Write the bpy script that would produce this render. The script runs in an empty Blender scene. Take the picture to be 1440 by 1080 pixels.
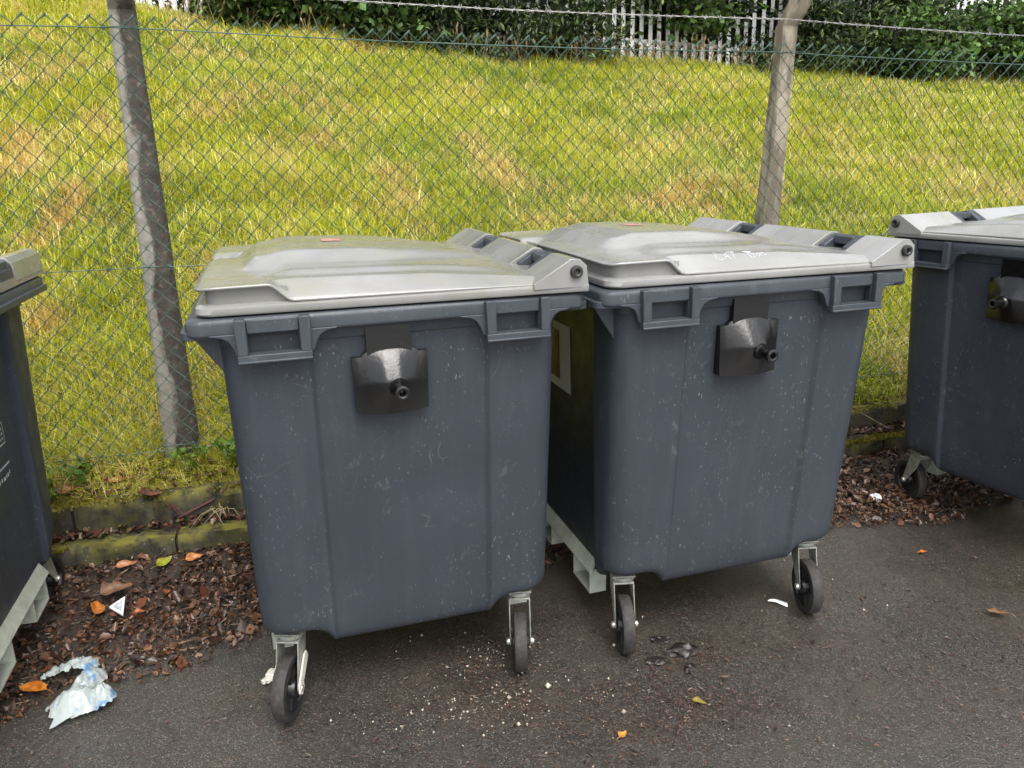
import bpy, bmesh, math, random
import numpy as np
from mathutils import Vector, Matrix, noise as mnoise

scn = bpy.context.scene
COL = scn.collection
rad = math.radians

# ------------------------------------------------------------------ camera
CAM_H, PITCH, ROLL, FPX = 1.631, rad(15.927), rad(1.423), 1090.36
cam_data = bpy.data.cameras.new('camera')
cam = bpy.data.objects.new('camera', cam_data)
COL.objects.link(cam)
scn.camera = cam
cam_data.sensor_width = 36.0
cam_data.lens = 36.0 * FPX / 1440.0
cam_data.clip_start = 0.05
cam_data.clip_end = 2000
_r = Vector((1, 0, 0)); _u = Vector((0, math.sin(PITCH), math.cos(PITCH)))
_X = _r * math.cos(ROLL) - _u * math.sin(ROLL)
_Y = _r * math.sin(ROLL) + _u * math.cos(ROLL)
_Z = _X.cross(_Y)
cam.matrix_world = Matrix(((_X.x, _Y.x, _Z.x, 0), (_X.y, _Y.y, _Z.y, 0), (_X.z, _Y.z, _Z.z, CAM_H), (0, 0, 0, 1)))

# ------------------------------------------------------------------ sky, sun, exposure
SUN_EL, SUN_AZ = rad(58), rad(158)      # azimuth clockwise from +Y (north): the sun stands behind the camera, a little to the right
world = bpy.data.worlds.new('World')
scn.world = world
world.use_nodes = True
wn, wl = world.node_tree.nodes, world.node_tree.links
sky = wn.new('ShaderNodeTexSky')
sky.sky_type = 'NISHITA'
sky.sun_disc = False
sky.sun_elevation = SUN_EL
sky.sun_rotation = SUN_AZ
sky.air_density = 1.0
sky.dust_density = 4.0
hs = wn.new('ShaderNodeHueSaturation')
hs.inputs['Saturation'].default_value = 0.22      # a thin overcast, nearly white
wl.new(sky.outputs['Color'], hs.inputs['Color'])
bgn = wn.get('Background')
wl.new(hs.outputs['Color'], bgn.inputs['Color'])
bgn.inputs['Strength'].default_value = 0.15
sun_d = bpy.data.lights.new('sun', 'SUN')
sun_d.energy = .85
sun_d.angle = rad(40)
sun_d.color = (1.0, 0.97, 0.92)
sun = bpy.data.objects.new('sun', sun_d)
COL.objects.link(sun)
sd = Vector((math.sin(SUN_AZ) * math.cos(SUN_EL), math.cos(SUN_AZ) * math.cos(SUN_EL), math.sin(SUN_EL)))
sun.rotation_euler = sd.to_track_quat('Z', 'Y').to_euler()
scn.view_settings.view_transform = 'Standard'
scn.view_settings.look = 'None'
scn.view_settings.gamma = 1
scn.view_settings.use_curve_mapping = False
scn.view_settings.exposure = 1.32

# ------------------------------------------------------------------ helpers
rng = np.random.default_rng(7)
random.seed(7)
TH = rad(15.5)                           # the fence and kerb run along E, N points up the bank
EX, EY = math.cos(TH), math.sin(TH)
NX, NY = -EY, EX
def sc(s, c, z=0.0):
    return (s * EX + c * NX, s * EY + c * NY, z)

def tag(o, label=None, cat=None, group=None, kind=None):
    if label: o['label'] = label
    if cat: o['category'] = cat
    if group: o['group'] = group
    if kind: o['kind'] = kind
    return o
def empty(name, loc=(0, 0, 0), rz=0.0, parent=None):
    o = bpy.data.objects.new(name, None)
    o.empty_display_size = 0.1
    COL.objects.link(o)
    o.location = loc
    o.rotation_euler = (0, 0, rz)
    if parent: o.parent = parent
    return o
def copy_tree(o, parent=None):
    c = o.copy()
    COL.objects.link(c)
    c.parent = parent
    for ch in [x for x in COL.objects if x.parent == o]:
        copy_tree(ch, c)
    return c
def kids(o, name=None):
    return [x for x in COL.objects if x.parent == o and (name is None or x.name.split('.')[0] == name)]

class MB:
    def __init__(self): self.v = []; self.f = []
    def add(self, vs, fs):
        n = len(self.v)
        self.v += [tuple(map(float, p)) for p in vs]
        self.f += [tuple(i + n for i in f) for f in fs]
        return self
    def box(self, x0, x1, y0, y1, z0, z1, M=None):
        vs = [(x0, y0, z0), (x1, y0, z0), (x1, y1, z0), (x0, y1, z0), (x0, y0, z1), (x1, y0, z1), (x1, y1, z1), (x0, y1, z1)]
        if M is not None: vs = [tuple(M @ Vector(p)) for p in vs]
        return self.add(vs, [(0, 3, 2, 1), (4, 5, 6, 7), (0, 1, 5, 4), (1, 2, 6, 5), (2, 3, 7, 6), (3, 0, 4, 7)])
    def prism(self, poly, a, b, axis='y'):
        n = len(poly)
        mk = {'y': lambda p, t: (p[0], t, p[1]), 'z': lambda p, t: (p[0], p[1], t), 'x': lambda p, t: (t, p[0], p[1])}[axis]
        vs = [mk(p, a) for p in poly] + [mk(p, b) for p in poly]
        fs = [tuple(range(n)), tuple(range(2 * n - 1, n - 1, -1))]
        fs += [(i, i + n, (i + 1) % n + n, (i + 1) % n) for i in range(n)]
        return self.add(vs, fs)
    def loft(self, rings, cap0=True, cap1=True, closed=True):
        n = len(rings[0]); vs = [p for r in rings for p in r]; fs = []
        for k in range(len(rings) - 1):
            for i in range(n if closed else n - 1):
                j = (i + 1) % n
                fs.append((k * n + i, k * n + j, (k + 1) * n + j, (k + 1) * n + i))
        if cap0: fs.append(tuple(range(n - 1, -1, -1)))
        if cap1: fs.append(tuple(range((len(rings) - 1) * n, len(rings) * n)))
        return self.add(vs, fs)
    def lathe(self, prof, n=24, M=None, cap=True):
        # prof: (radius, height) about local Z
        rings = [[(r * math.cos(2 * math.pi * i / n), r * math.sin(2 * math.pi * i / n), h) for i in range(n)] for r, h in prof]
        if M is not None: rings = [[tuple(M @ Vector(p)) for p in r] for r in rings]
        return self.loft(rings, cap, cap)
    def tube(self, path, r, n=6, cap=True):
        path = [Vector(p) for p in path]
        if not hasattr(r, '__len__'): r = [r] * len(path)
        rings = []; up = None
        for i, p in enumerate(path):
            d = (path[min(i + 1, len(path) - 1)] - path[max(i - 1, 0)]).normalized()
            if up is None: up = Vector((0, 0, 1)) if abs(d.z) < .9 else Vector((1, 0, 0))
            a = d.cross(up).normalized(); b = a.cross(d).normalized(); up = b
            rings.append([tuple(p + (a * math.cos(2 * math.pi * k / n) + b * math.sin(2 * math.pi * k / n)) * r[i]) for k in range(n)])
        return self.loft(rings, cap, cap)
    def build(self, name, mat, parent=None, smooth=35, bevel=None, loc=None, seg=2):
        me = bpy.data.meshes.new(name)
        me.from_pydata(self.v, [], self.f)
        bm = bmesh.new(); bm.from_mesh(me)
        bmesh.ops.recalc_face_normals(bm, faces=bm.faces)
        bm.to_mesh(me); bm.free()
        return link(name, me, mat, parent, smooth, bevel, loc, seg)
def link(name, me, mat, parent=None, smooth=35, bevel=None, loc=None, seg=2):
    me.materials.append(mat)
    if smooth:
        me.shade_smooth()
        me.set_sharp_from_angle(angle=rad(smooth))
    o = bpy.data.objects.new(name, me)
    COL.objects.link(o)
    if parent: o.parent = parent
    if loc: o.location = loc
    if bevel:
        m = o.modifiers.new('bevel', 'BEVEL')
        m.width = bevel; m.segments = seg; m.limit_method = 'ANGLE'; m.angle_limit = rad(35)
        m.harden_normals = False
    return o
def np_mesh(name, V, F, mat, colors=None, parent=None, smooth=False):
    # V (n,3); F list of int arrays (m,k) with k = 3 or 4
    me = bpy.data.meshes.new(name)
    V = np.ascontiguousarray(V, dtype=np.float32)
    me.vertices.add(len(V)); me.vertices.foreach_set('co', V.ravel())
    loops = np.concatenate([f.ravel() for f in F]).astype(np.int32)
    sizes = np.concatenate([np.full(len(f), f.shape[1]) for f in F])
    starts = np.concatenate([[0], np.cumsum(sizes)[:-1]]).astype(np.int32)
    me.loops.add(len(loops)); me.loops.foreach_set('vertex_index', loops)
    me.polygons.add(len(sizes)); me.polygons.foreach_set('loop_start', starts)
    me.update(calc_edges=True)
    if colors is not None:
        a = me.color_attributes.new('tint', 'FLOAT_COLOR', 'POINT')
        c = np.ones((len(V), 4), np.float32); c[:, :3] = colors
        a.data.foreach_set('color', c.ravel())
    if smooth: me.shade_smooth()
    me.validate()
    me.materials.append(mat)
    o = bpy.data.objects.new(name, me)
    COL.objects.link(o)
    if parent: o.parent = parent
    return o
def sstep(a, b, x):
    t = np.clip((x - a) / (b - a), 0, 1)
    return t * t * (3 - 2 * t)
def fbm(x, y, f=1.0, octaves=4, seed=0.0):
    # cheap value noise on arrays
    out = 0; amp = 1; tot = 0
    for o in range(octaves):
        X, Y = x * f + seed * 17.3 + o * 31.7, y * f + seed * 9.1 + o * 11.3
        xi, yi = np.floor(X), np.floor(Y); fx, fy = X - xi, Y - yi
        fx, fy = fx * fx * (3 - 2 * fx), fy * fy * (3 - 2 * fy)
        def h(a, b):
            t = np.sin(a * 127.1 + b * 311.7) * 43758.5453
            return t - np.floor(t)
        v = (h(xi, yi) * (1 - fx) + h(xi + 1, yi) * fx) * (1 - fy) + (h(xi, yi + 1) * (1 - fx) + h(xi + 1, yi + 1) * fx) * fy
        out = out + v * amp; tot += amp; amp *= .5; f *= 2.03
    return out / tot

# ------------------------------------------------------------------ materials
class NT:
    def __init__(self, name, rough=.5, color=(.5, .5, .5), spec=.5):
        self.m = bpy.data.materials.new(name); self.m.use_nodes = True
        self.t = self.m.node_tree; self.b = self.t.nodes['Principled BSDF']
        self.b.inputs['Base Color'].default_value = (*color, 1)
        self.b.inputs['Roughness'].default_value = rough
        self.b.inputs['Specular IOR Level'].default_value = spec
        self.co = None
    def n(self, typ, **kw):
        x = self.t.nodes.new(typ)
        for k, v in kw.items(): setattr(x, k, v)
        return x
    def l(self, a, b): self.t.links.new(a, b)
    def coords(self, scale=(1, 1, 1), per_object=True, world=False):
        tc = self.n('ShaderNodeTexCoord')
        src = tc.outputs['Object']
        if world:
            g = self.n('ShaderNodeNewGeometry'); src = g.outputs['Position']
        mp = self.n('ShaderNodeMapping')
        mp.inputs['Scale'].default_value = scale
        self.l(src, mp.inputs['Vector'])
        if per_object:
            oi = self.n('ShaderNodeObjectInfo')
            mu = self.n('ShaderNodeMath', operation='MULTIPLY'); mu.inputs[1].default_value = 37.0
            self.l(oi.outputs['Random'], mu.inputs[0])
            self.l(mu.outputs[0], mp.inputs['Location'])
        return mp.outputs['Vector']
    def noise(self, vec, scale, detail=4, rough=.55, dist=0.0):
        x = self.n('ShaderNodeTexNoise'); x.inputs['Scale'].default_value = scale
        x.inputs['Detail'].default_value = detail; x.inputs['Roughness'].default_value = rough
        x.inputs['Distortion'].default_value = dist
        self.l(vec, x.inputs['Vector']); return x.outputs['Fac']
    def voro(self, vec, scale, feature='F1', out='Distance'):
        x = self.n('ShaderNodeTexVoronoi', feature=feature); x.inputs['Scale'].default_value = scale
        self.l(vec, x.inputs['Vector']); return x.outputs[out]
    def ramp(self, fac, stops):
        x = self.n('ShaderNodeValToRGB'); e = x.color_ramp.elements
        while len(e) < len(stops): e.new(.5)
        for i, (p, c) in enumerate(stops):
            e[i].position = p
            e[i].color = (*c, 1) if hasattr(c, '__len__') else (c, c, c, 1)
        self.l(fac, x.inputs['Fac']); return x.outputs['Color']
    def mix(self, fac, a, b, mode='MIX'):
        x = self.n('ShaderNodeMix', data_type='RGBA', blend_type=mode)
        for sock, v in ((x.inputs[0], fac), (x.inputs[6], a), (x.inputs[7], b)):
            if isinstance(v, (int, float)): sock.default_value = v
            elif isinstance(v, tuple): sock.default_value = (*v, 1)
            else: self.l(v, sock)
        return x.outputs[2]
    def math(self, op, a, b=0.0):
        x = self.n('ShaderNodeMath', operation=op)
        for s, v in ((x.inputs[0], a), (x.inputs[1], b)):
            if isinstance(v, (int, float)): s.default_value = v
            else: self.l(v, s)
        return x.outputs[0]
    def color(self, s): self.l(s, self.b.inputs['Base Color']); return self
    def rough(self, s): self.l(s, self.b.inputs['Roughness']); return self
    def bump(self, h, strength=.3, dist=.01):
        x = self.n('ShaderNodeBump'); x.inputs['Strength'].default_value = strength
        x.inputs['Distance'].default_value = dist
        self.l(h, x.inputs['Height']); self.l(x.outputs['Normal'], self.b.inputs['Normal']); return self

def plastic(name, base, dark, light, r0=.33, r1=.55, wear=1.0):
    m = NT(name, spec=.5)
    m.b.inputs['IOR'].default_value = 1.36
    v = m.coords(); vs = m.coords((1, 1, .42))
    big = m.noise(v, 3.5, 5, .6)
    c = m.mix(m.ramp(big, [(.35, 0.0), (.7, 1.0)]), dark, base)
    streak = m.ramp(m.noise(m.coords((9, 9, .5)), 3.0, 4, .65), [(.50, 0.0), (.78, 1.0)])
    c = m.mix(m.math('MULTIPLY', streak, .22 * wear), c, light)
    # pale knocks, specks and dusty scuffs in the moulded plastic
    sp = m.ramp(m.noise(vs, 150, 2, .5), [(.665, 0.0), (.71, 1.0)])
    zone = m.ramp(m.noise(v, 3.6, 5, .65), [(.43, 0.0), (.62, 1.0)])
    c = m.mix(m.math('MULTIPLY', m.math('MULTIPLY', sp, zone), .42 * wear), c, (.33, .33, .30))
    sp2 = m.ramp(m.voro(v, 95), [(.05, 1.0), (.10, 0.0)])
    thin = m.ramp(m.noise(v, 7, 4, .7), [(.50, 0.0), (.60, 1.0)])
    c = m.mix(m.math('MULTIPLY', m.math('MULTIPLY', sp2, thin), .4 * wear), c, (.5, .5, .47))
    scu = m.ramp(m.noise(m.coords((1.4, 1.4, .8)), 9, 6, .75), [(.62, 0.0), (.78, 1.0)])
    c = m.mix(m.math('MULTIPLY', scu, .40 * wear), c, (.22, .22, .19))
    # hairline scratches
    w = m.n('ShaderNodeTexVoronoi', feature='DISTANCE_TO_EDGE'); w.inputs['Scale'].default_value = 5.5
    wv = m.n('ShaderNodeMix', data_type='VECTOR'); nz = m.n('ShaderNodeTexNoise'); nz.inputs['Scale'].default_value = 5
    m.l(v, nz.inputs['Vector']); wv.inputs[0].default_value = .25; m.l(v, wv.inputs[4]); m.l(nz.outputs['Color'], wv.inputs[5])
    m.l(wv.outputs[1], w.inputs['Vector'])
    line = m.ramp(w.outputs['Distance'], [(.0, 1.0), (.0045, 0.0)])
    gate = m.ramp(m.noise(v, 6.5, 3), [(.60, 0.0), (.68, 1.0)])
    c = m.mix(m.math('MULTIPLY', m.math('MULTIPLY', line, gate), .22 * wear), c, (.45, .45, .42))
    m.color(c)
    rr = m.ramp(m.noise(v, 14, 5, .6), [(.3, r0), (.7, r1)])
    m.rough(rr)
    m.bump(m.math('ADD', m.noise(v, 160, 3), m.math('MULTIPLY', m.noise(v, 9, 2), 3.0)), .12, .0015)
    return m.m

M_BODY = plastic('grey_plastic', (.038, .0445, .056), (.030, .0355, .045), (.07, .078, .088), .34, .55)
M_RIM = plastic('rim_plastic', (.048, .055, .066), (.037, .043, .052), (.12, .125, .135), .28, .48, .7)

def lid_mat(name, olv, tone):
    m = NT(name)
    v = m.coords()
    g = m.ramp(m.noise(v, 2.6, 6, .62), [(.30, (.19 * tone, .19 * tone, .177 * tone)), (.52, (.25 * tone, .25 * tone, .245 * tone)), (.75, (.31 * tone, .31 * tone, .316 * tone))])
    olive = m.ramp(m.noise(m.coords((1.0, .8, 1)), 3.4, 5, .65), [(.46, 0.0), (.68, 1.0)])  # noise patches tinted olive, strength set per lid
    c = m.mix(m.math('MULTIPLY', olive, olv), g, (.20, .205, .15))
    dirt = m.ramp(m.noise(m.coords((.6, 2.0, 1)), 14, 4, .6), [(.45, 0.0), (.85, 1.0)])
    c = m.mix(m.math('MULTIPLY', dirt, .42), c, (.17, .165, .14))
    spk = m.ramp(m.voro(v, 38), [(.05, 1.0), (.09, 0.0)])
    gate = m.ramp(m.noise(v, 15, 1), [(.60, 0.0), (.64, 1.0)])
    c = m.mix(m.math('MULTIPLY', m.math('MULTIPLY', spk, gate), .8), c, (.09, .085, .07))
    m.color(c)
    m.rough(m.ramp(m.noise(m.coords((.45, 1.7, 1)), 4, 3, .5), [(.34, .17), (.66, .38)]))
    m.bump(m.math('ADD', m.noise(v, 7, 4), m.math('MULTIPLY', m.noise(v, 120, 3), .12)), .07, .003)
    m.b.inputs['Coat Weight'].default_value = .5
    m.b.inputs['Coat Roughness'].default_value = .14
    return m.m
M_LID = lid_mat('weathered_lid_plastic', .65, .82)
M_LID2 = lid_mat('pale_lid_plastic', .2, .98)
def simple(name, col, rough, nscale=20, var=.3, bump=.1, metal=0.0, spec=.5):
    m = NT(name, rough, col, spec)
    v = m.coords()
    d = tuple(c * (1 - var) for c in col); l = tuple(min(1, c * (1 + var)) for c in col)
    m.color(m.ramp(m.noise(v, nscale, 6, .65), [(.3, d), (.7, l)]))
    m.rough(m.ramp(m.noise(v, nscale * .7, 4), [(.3, rough * .75), (.7, min(1, rough * 1.25))]))
    if bump: m.bump(m.noise(v, nscale * 4, 4), bump, .003)
    m.b.inputs['Metallic'].default_value = metal
    return m.m
M_BLACK = simple('black_gloss_plastic', (.0045, .0043, .0043), .22, 26, .4, .3)
M_RUBBER = simple('black_rubber', (.018, .018, .018), .5, 60, .5, .3)
M_HUB = simple('black_hub_plastic', (.010, .010, .011), .38, 40, .4, .1)
M_GALV = simple('galvanised_steel', (.26, .27, .235), .45, 35, .35, .2, .3)
M_PALE = simple('pale_painted_steel', (.36, .38, .32), .5, 18, .25, .15, .1)
M_BOLT = simple('bright_steel', (.55, .54, .5), .3, 60, .2, .05, .8)
M_CREAM = simple('cream_brake_plastic', (.5, .48, .42), .5, 40, .25, .2)
M_WHITE = simple('white_sticker', (.72, .72, .72), .35, 12, .06, 0)
M_RED = simple('red_print', (.16, .008, .02), .4, 20, .2, 0)
M_PINK = simple('faded_red_sticker', (.40, .19, .16), .45, 40, .35, 0)
M_INK = simple('white_marker_ink', (.44, .45, .475), .5, 60, .12, 0)
M_PRINT = simple('grey_white_print', (.42, .44, .46), .5, 80, .5, 0)

def tread_mat():
    m = NT('worn_tread_rubber', .7)
    v = m.coords()
    m.color(m.ramp(m.noise(v, 45, 6, .7), [(.3, (.012, .011, .0105)), (.58, (.030, .027, .025)), (.82, (.085, .077, .068))]))
    m.bump(m.noise(v, 130, 4), .5, .003)
    return m.m
M_TREAD = tread_mat()

def concrete(name, lo, hi, stain, moss=0.0, rough=.85, stain_axis=True):
    m = NT(name, rough)
    v = m.coords()
    c = m.ramp(m.noise(v, 14, 7, .7), [(.28, lo), (.72, hi)])
    st = m.ramp(m.noise(m.coords((3.0, 3.0, .75)), 3.2, 5, .62), [(.42, 0.0), (.53, 1.0)])
    c = m.mix(m.math('MULTIPLY', st, .92), c, stain)
    sp = m.ramp(m.voro(v, 46), [(.10, 1.0), (.2, 0.0)])
    gate = m.ramp(m.noise(v, 19, 2), [(.56, 0.0), (.62, 1.0)])
    c = m.mix(m.math('MULTIPLY', m.math('MULTIPLY', sp, gate), .7), c, (.42, .40, .35))
    if moss:
        ms = m.ramp(m.noise(v, 11, 6, .7), [(.43, 0.0), (.58, 1.0)])
        g = m.n('ShaderNodeNewGeometry'); sx = m.n('ShaderNodeSeparateXYZ'); m.l(g.outputs['Normal'], sx.inputs[0])
        up = m.ramp(sx.outputs['Z'], [(.15, .25), (.7, 1.0)])
        c = m.mix(m.math('MULTIPLY', m.math('MULTIPLY', ms, up), moss), c, (.15, .135, .016))
    m.color(c)
    m.bump(m.math('ADD', m.noise(v, 60, 6, .7), m.noise(v, 16, 4)), .55, .006)
    return m.m
def split_post():
    # rain-blackened down its right half, bare pale concrete on the left
    m = NT('rain_stained_concrete_post', .85)
    v = m.coords(per_object=False)
    base = m.ramp(m.noise(v, 22, 7, .7), [(.28, (.15, .137, .112)), (.72, (.34, .318, .275))])
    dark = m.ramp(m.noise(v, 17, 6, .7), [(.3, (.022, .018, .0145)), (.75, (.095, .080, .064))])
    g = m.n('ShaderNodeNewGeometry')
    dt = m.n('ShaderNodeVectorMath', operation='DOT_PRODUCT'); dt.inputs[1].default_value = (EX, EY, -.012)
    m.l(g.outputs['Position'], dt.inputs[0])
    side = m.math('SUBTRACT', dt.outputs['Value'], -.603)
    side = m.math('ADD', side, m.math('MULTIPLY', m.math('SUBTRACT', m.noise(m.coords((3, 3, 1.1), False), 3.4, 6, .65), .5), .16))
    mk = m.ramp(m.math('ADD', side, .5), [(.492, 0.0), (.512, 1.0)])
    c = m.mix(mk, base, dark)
    lich = m.ramp(m.noise(v, 26, 5, .7), [(.56, 0.0), (.66, 1.0)])
    c = m.mix(m.math('MULTIPLY', lich, .55), c, (.22, .19, .13))
    m.color(c)
    m.bump(m.math('ADD', m.noise(v, 60, 6, .7), m.noise(v, 16, 4)), .55, .006)
    return m.m
M_POST = split_post()
M_POST2 = concrete('dry_concrete_post', (.23, .195, .145), (.42, .37, .285), (.13, .105, .078))
M_KERB = concrete('mossy_kerb_concrete', (.022, .020, .013), (.075, .068, .052), (.010, .010, .006), moss=.95)

def asphalt():
    m = NT('wet_asphalt', spec=.75)
    v = m.coords(per_object=False)
    # stones of the aggregate, each its own tone, bedded in dark binder
    cell = m.n('ShaderNodeTexVoronoi', feature='F1'); cell.inputs['Scale'].default_value = 210; m.l(v, cell.inputs['Vector'])
    sep = m.n('ShaderNodeSeparateColor'); m.l(cell.outputs['Color'], sep.inputs[0])
    stone = m.ramp(sep.outputs[0], [(.0, (.012, .0115, .0105)), (.5, (.032, .030, .027)), (.85, (.082, .076, .067)), (1.0, (.21, .197, .172))])
    fine = m.noise(v, 330, 3, .65)
    c = m.mix(m.ramp(cell.outputs['Distance'], [(.35, 0.0), (.75, 1.0)]), stone, (.016, .015, .014))
    c = m.mix(.35, c, m.ramp(fine, [(.35, (.016, .015, .014)), (.72, (.12, .11, .096))]))
    dirt = m.ramp(m.noise(v, 2.3, 6, .68), [(.40, 0.0), (.62, 1.0)])
    c = m.mix(m.math('MULTIPLY', dirt, .9), c, m.mix(1.0, c, (1.08, .95, .84), 'MULTIPLY'))
    c = m.mix(m.math('MULTIPLY', dirt, .10), c, (.060, .040, .028))
    d2 = m.ramp(m.noise(v, 8, 7, .75), [(.52, 0.0), (.70, 1.0)])
    c = m.mix(m.math('MULTIPLY', d2, .30), c, (.085, .060, .044))
    dk = m.ramp(m.noise(v, 3.1, 5, .7), [(.56, 0.0), (.70, 1.0)])
    c = m.mix(m.math('MULTIPLY', dk, .8), c, m.mix(1.0, c, (.45, .42, .40), 'MULTIPLY'))
    green = m.ramp(m.noise(v, 1.7, 4, .6), [(.58, 0.0), (.73, 1.0)])
    c = m.mix(m.math('MULTIPLY', green, .35), c, (.05, .046, .02))
    spk = m.ramp(m.voro(v, 85), [(.07, 1.0), (.13, 0.0)])
    gate = m.ramp(m.noise(v, 26, 1), [(.56, 0.0), (.61, 1.0)])
    c = m.mix(m.math('MULTIPLY', m.math('MULTIPLY', spk, gate), .7), c, (.30, .28, .24))
    m.color(c)
    wet = m.noise(v, 1.15, 5, .6)
    # a broad damp patch toward the open yard
    pv = m.n('ShaderNodeMapping'); pv.inputs['Location'].default_value = (-1.35, -1.55, 0)
    m.l(v, pv.inputs['Vector'])
    ln = m.n('ShaderNodeVectorMath', operation='LENGTH'); m.l(pv.outputs['Vector'], ln.inputs[0])
    damp = m.math('ADD', ln.outputs['Value'], m.math('MULTIPLY', m.noise(v, 3.0, 5, .6), .9))
    damp = m.ramp(m.math('MULTIPLY', damp, .5), [(.42, 1.0), (.78, 0.0)])
    wet = m.math('SUBTRACT', wet, m.math('MULTIPLY', damp, .26))
    m.rough(m.ramp(wet, [(.36, .16), (.60, .5)]))
    # the film of rain water lying over the stones
    m.l(m.ramp(wet, [(.40, 1.0), (.62, .12)]), m.b.inputs['Coat Weight'])
    m.b.inputs['Coat Roughness'].default_value = .13
    m.b.inputs['Coat IOR'].default_value = 1.6
    cb = m.n('ShaderNodeBump'); cb.inputs['Strength'].default_value = .8; cb.inputs['Distance'].default_value = .006
    m.l(m.noise(v, 75, 4, .6), cb.inputs['Height']); m.l(cb.outputs['Normal'], m.b.inputs['Coat Normal'])
    h = m.math('ADD', m.math('MULTIPLY', m.math('SUBTRACT', 1.0, cell.outputs['Distance']), 1.0), m.math('MULTIPLY', m.noise(v, 90, 4, .6), .9))
    m.bump(h, .6, .0035)
    return m.m
M_ASPH = asphalt()

def tinted(name, rough=.6, trans=.0, spec=.3, mul=1.0):
    m = NT(name, rough, spec=spec)
    a = m.n('ShaderNodeVertexColor'); a.layer_name = 'tint'
    c = a.outputs['Color']
    if mul != 1.0: c = m.mix(1.0, c, (mul, mul, mul), 'MULTIPLY')
    m.color(c)
    if trans:
        tr = m.n('ShaderNodeBsdfTranslucent'); m.l(c, tr.inputs['Color'])
        ms = m.n('ShaderNodeMixShader'); ms.inputs[0].default_value = trans
        m.l(m.b.outputs[0], ms.inputs[1]); m.l(tr.outputs[0], ms.inputs[2])
        m.l(ms.outputs[0], m.t.nodes['Material Output'].inputs['Surface'])
    return m.m
M_GRASS = tinted('grass_blades', .5, .4, .3)
M_LEAF = tinted('tree_leaves', .5, .3, .35)
M_LITTER = tinted('dead_leaves', .38, .0, .5, .85)
M_CRUMB = tinted('pale_crumbs', .7, 0, .3)

def bank_soil():
    m = NT('bank_soil', .95, spec=.1)
    v = m.coords(per_object=False)
    c = m.ramp(m.noise(v, 2.5, 6, .65), [(.3, (.07, .062, .016)), (.55, (.13, .12, .026)), (.8, (.19, .145, .045))])
    m.color(c); m.bump(m.noise(v, 30, 5), .8, .03)
    return m.m
M_SOIL = bank_soil()
M_MULCH = simple('dark_leaf_mould', (.032, .021, .015), .6, 26, .6, .8)
M_WIRE = simple('green_pvc_wire', (.042, .088, .066), .42, 30, .3, 0)
M_BARB = simple('galvanised_barbed_wire', (.26, .255, .245), .55, 40, .3, 0, .2)
M_PALIS = simple('pale_palisade_steel', (.74, .74, .75), .5, 6, .08, 0, .1)
M_BARK = simple('dark_bark', (.05, .037, .026), .9, 12, .5, .8)
M_STEM = simple('red_bramble_stem', (.085, .018, .018), .5, 40, .4, .1)
# ------------------------------------------------------------------ ground sheets
def terrain_z(s, c):
    """height of the ground along the fence (s) and up the bank (c)"""
    crest = np.interp(s, [-12, -6, -2, 3, 7, 12, 25], [4.9, 4.2, 3.60, 3.00, 2.90, 2.80, 2.70])
    t = np.clip((c - 4.0) / 7.2, 0, 1)
    rise = .42 + (crest - .42) * (t ** .92)
    t2 = sstep(11.0, 12.2, c)
    rise = rise * (1 - t2) + (crest + .05) * t2
    low = np.interp(c, [3.47, 3.55, 3.75, 4.0], [.235, .285, .35, .42])
    z = np.where(c < 4.0, low, rise)
    b = (fbm(s, c, .8, 4, 1.0) - .5) * .30 + (fbm(s, c, 3.1, 3, 2.0) - .5) * .10
    z = z + b * sstep(3.7, 5.0, c)
    z = z - np.maximum(c - 16, 0) * .03
    return z

def asphalt_sheet():
    xs = np.unique(np.concatenate([np.linspace(-60, -4, 12), np.linspace(-4, 5, 91), np.linspace(5, 60, 12)]))
    ys = np.unique(np.concatenate([np.linspace(-60, -1, 10), np.linspace(-1, 3.30, 60)]))
    V = []
    for c in ys:
        for s in xs:
            x, y, _ = sc(s, c)
            z = (mnoise.noise((x * .9, y * .9, 0)) * .010 + mnoise.noise((x * 3, y * 3, 4)) * .003) if (abs(s) < 6 and c > -1) else 0
            V.append((x, y, z - .004))
    n = len(xs)
    F = [(j * n + i, j * n + i + 1, (j + 1) * n + i + 1, (j + 1) * n + i) for j in range(len(ys) - 1) for i in range(n - 1)]
    o = MB().add(V, F).build('asphalt_ground', M_ASPH, smooth=60)
    return tag(o, kind='structure')
asphalt_sheet()

def bank_sheet():
    s = np.unique(np.concatenate([np.linspace(-150, -14, 10), np.linspace(-14, 26, 161), np.linspace(26, 150, 10)]))
    c = np.unique(np.concatenate([np.linspace(3.47, 4.2, 12), np.linspace(4.2, 14, 80), np.linspace(14, 200, 16)]))
    S, C = np.meshgrid(s, c)
    Z = terrain_z(S, C)
    V = np.stack([S * EX + C * NX, S * EY + C * NY, Z], -1).reshape(-1, 3)
    n, m = len(s), len(c)
    I = np.arange(n * m).reshape(m, n)
    F = np.stack([I[:-1, :-1], I[:-1, 1:], I[1:, 1:], I[1:, :-1]], -1).reshape(-1, 4)
    o = np_mesh('grass_bank', V, [F], M_SOIL, smooth=True)
    return tag(o, kind='structure')
bank_sheet()

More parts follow.
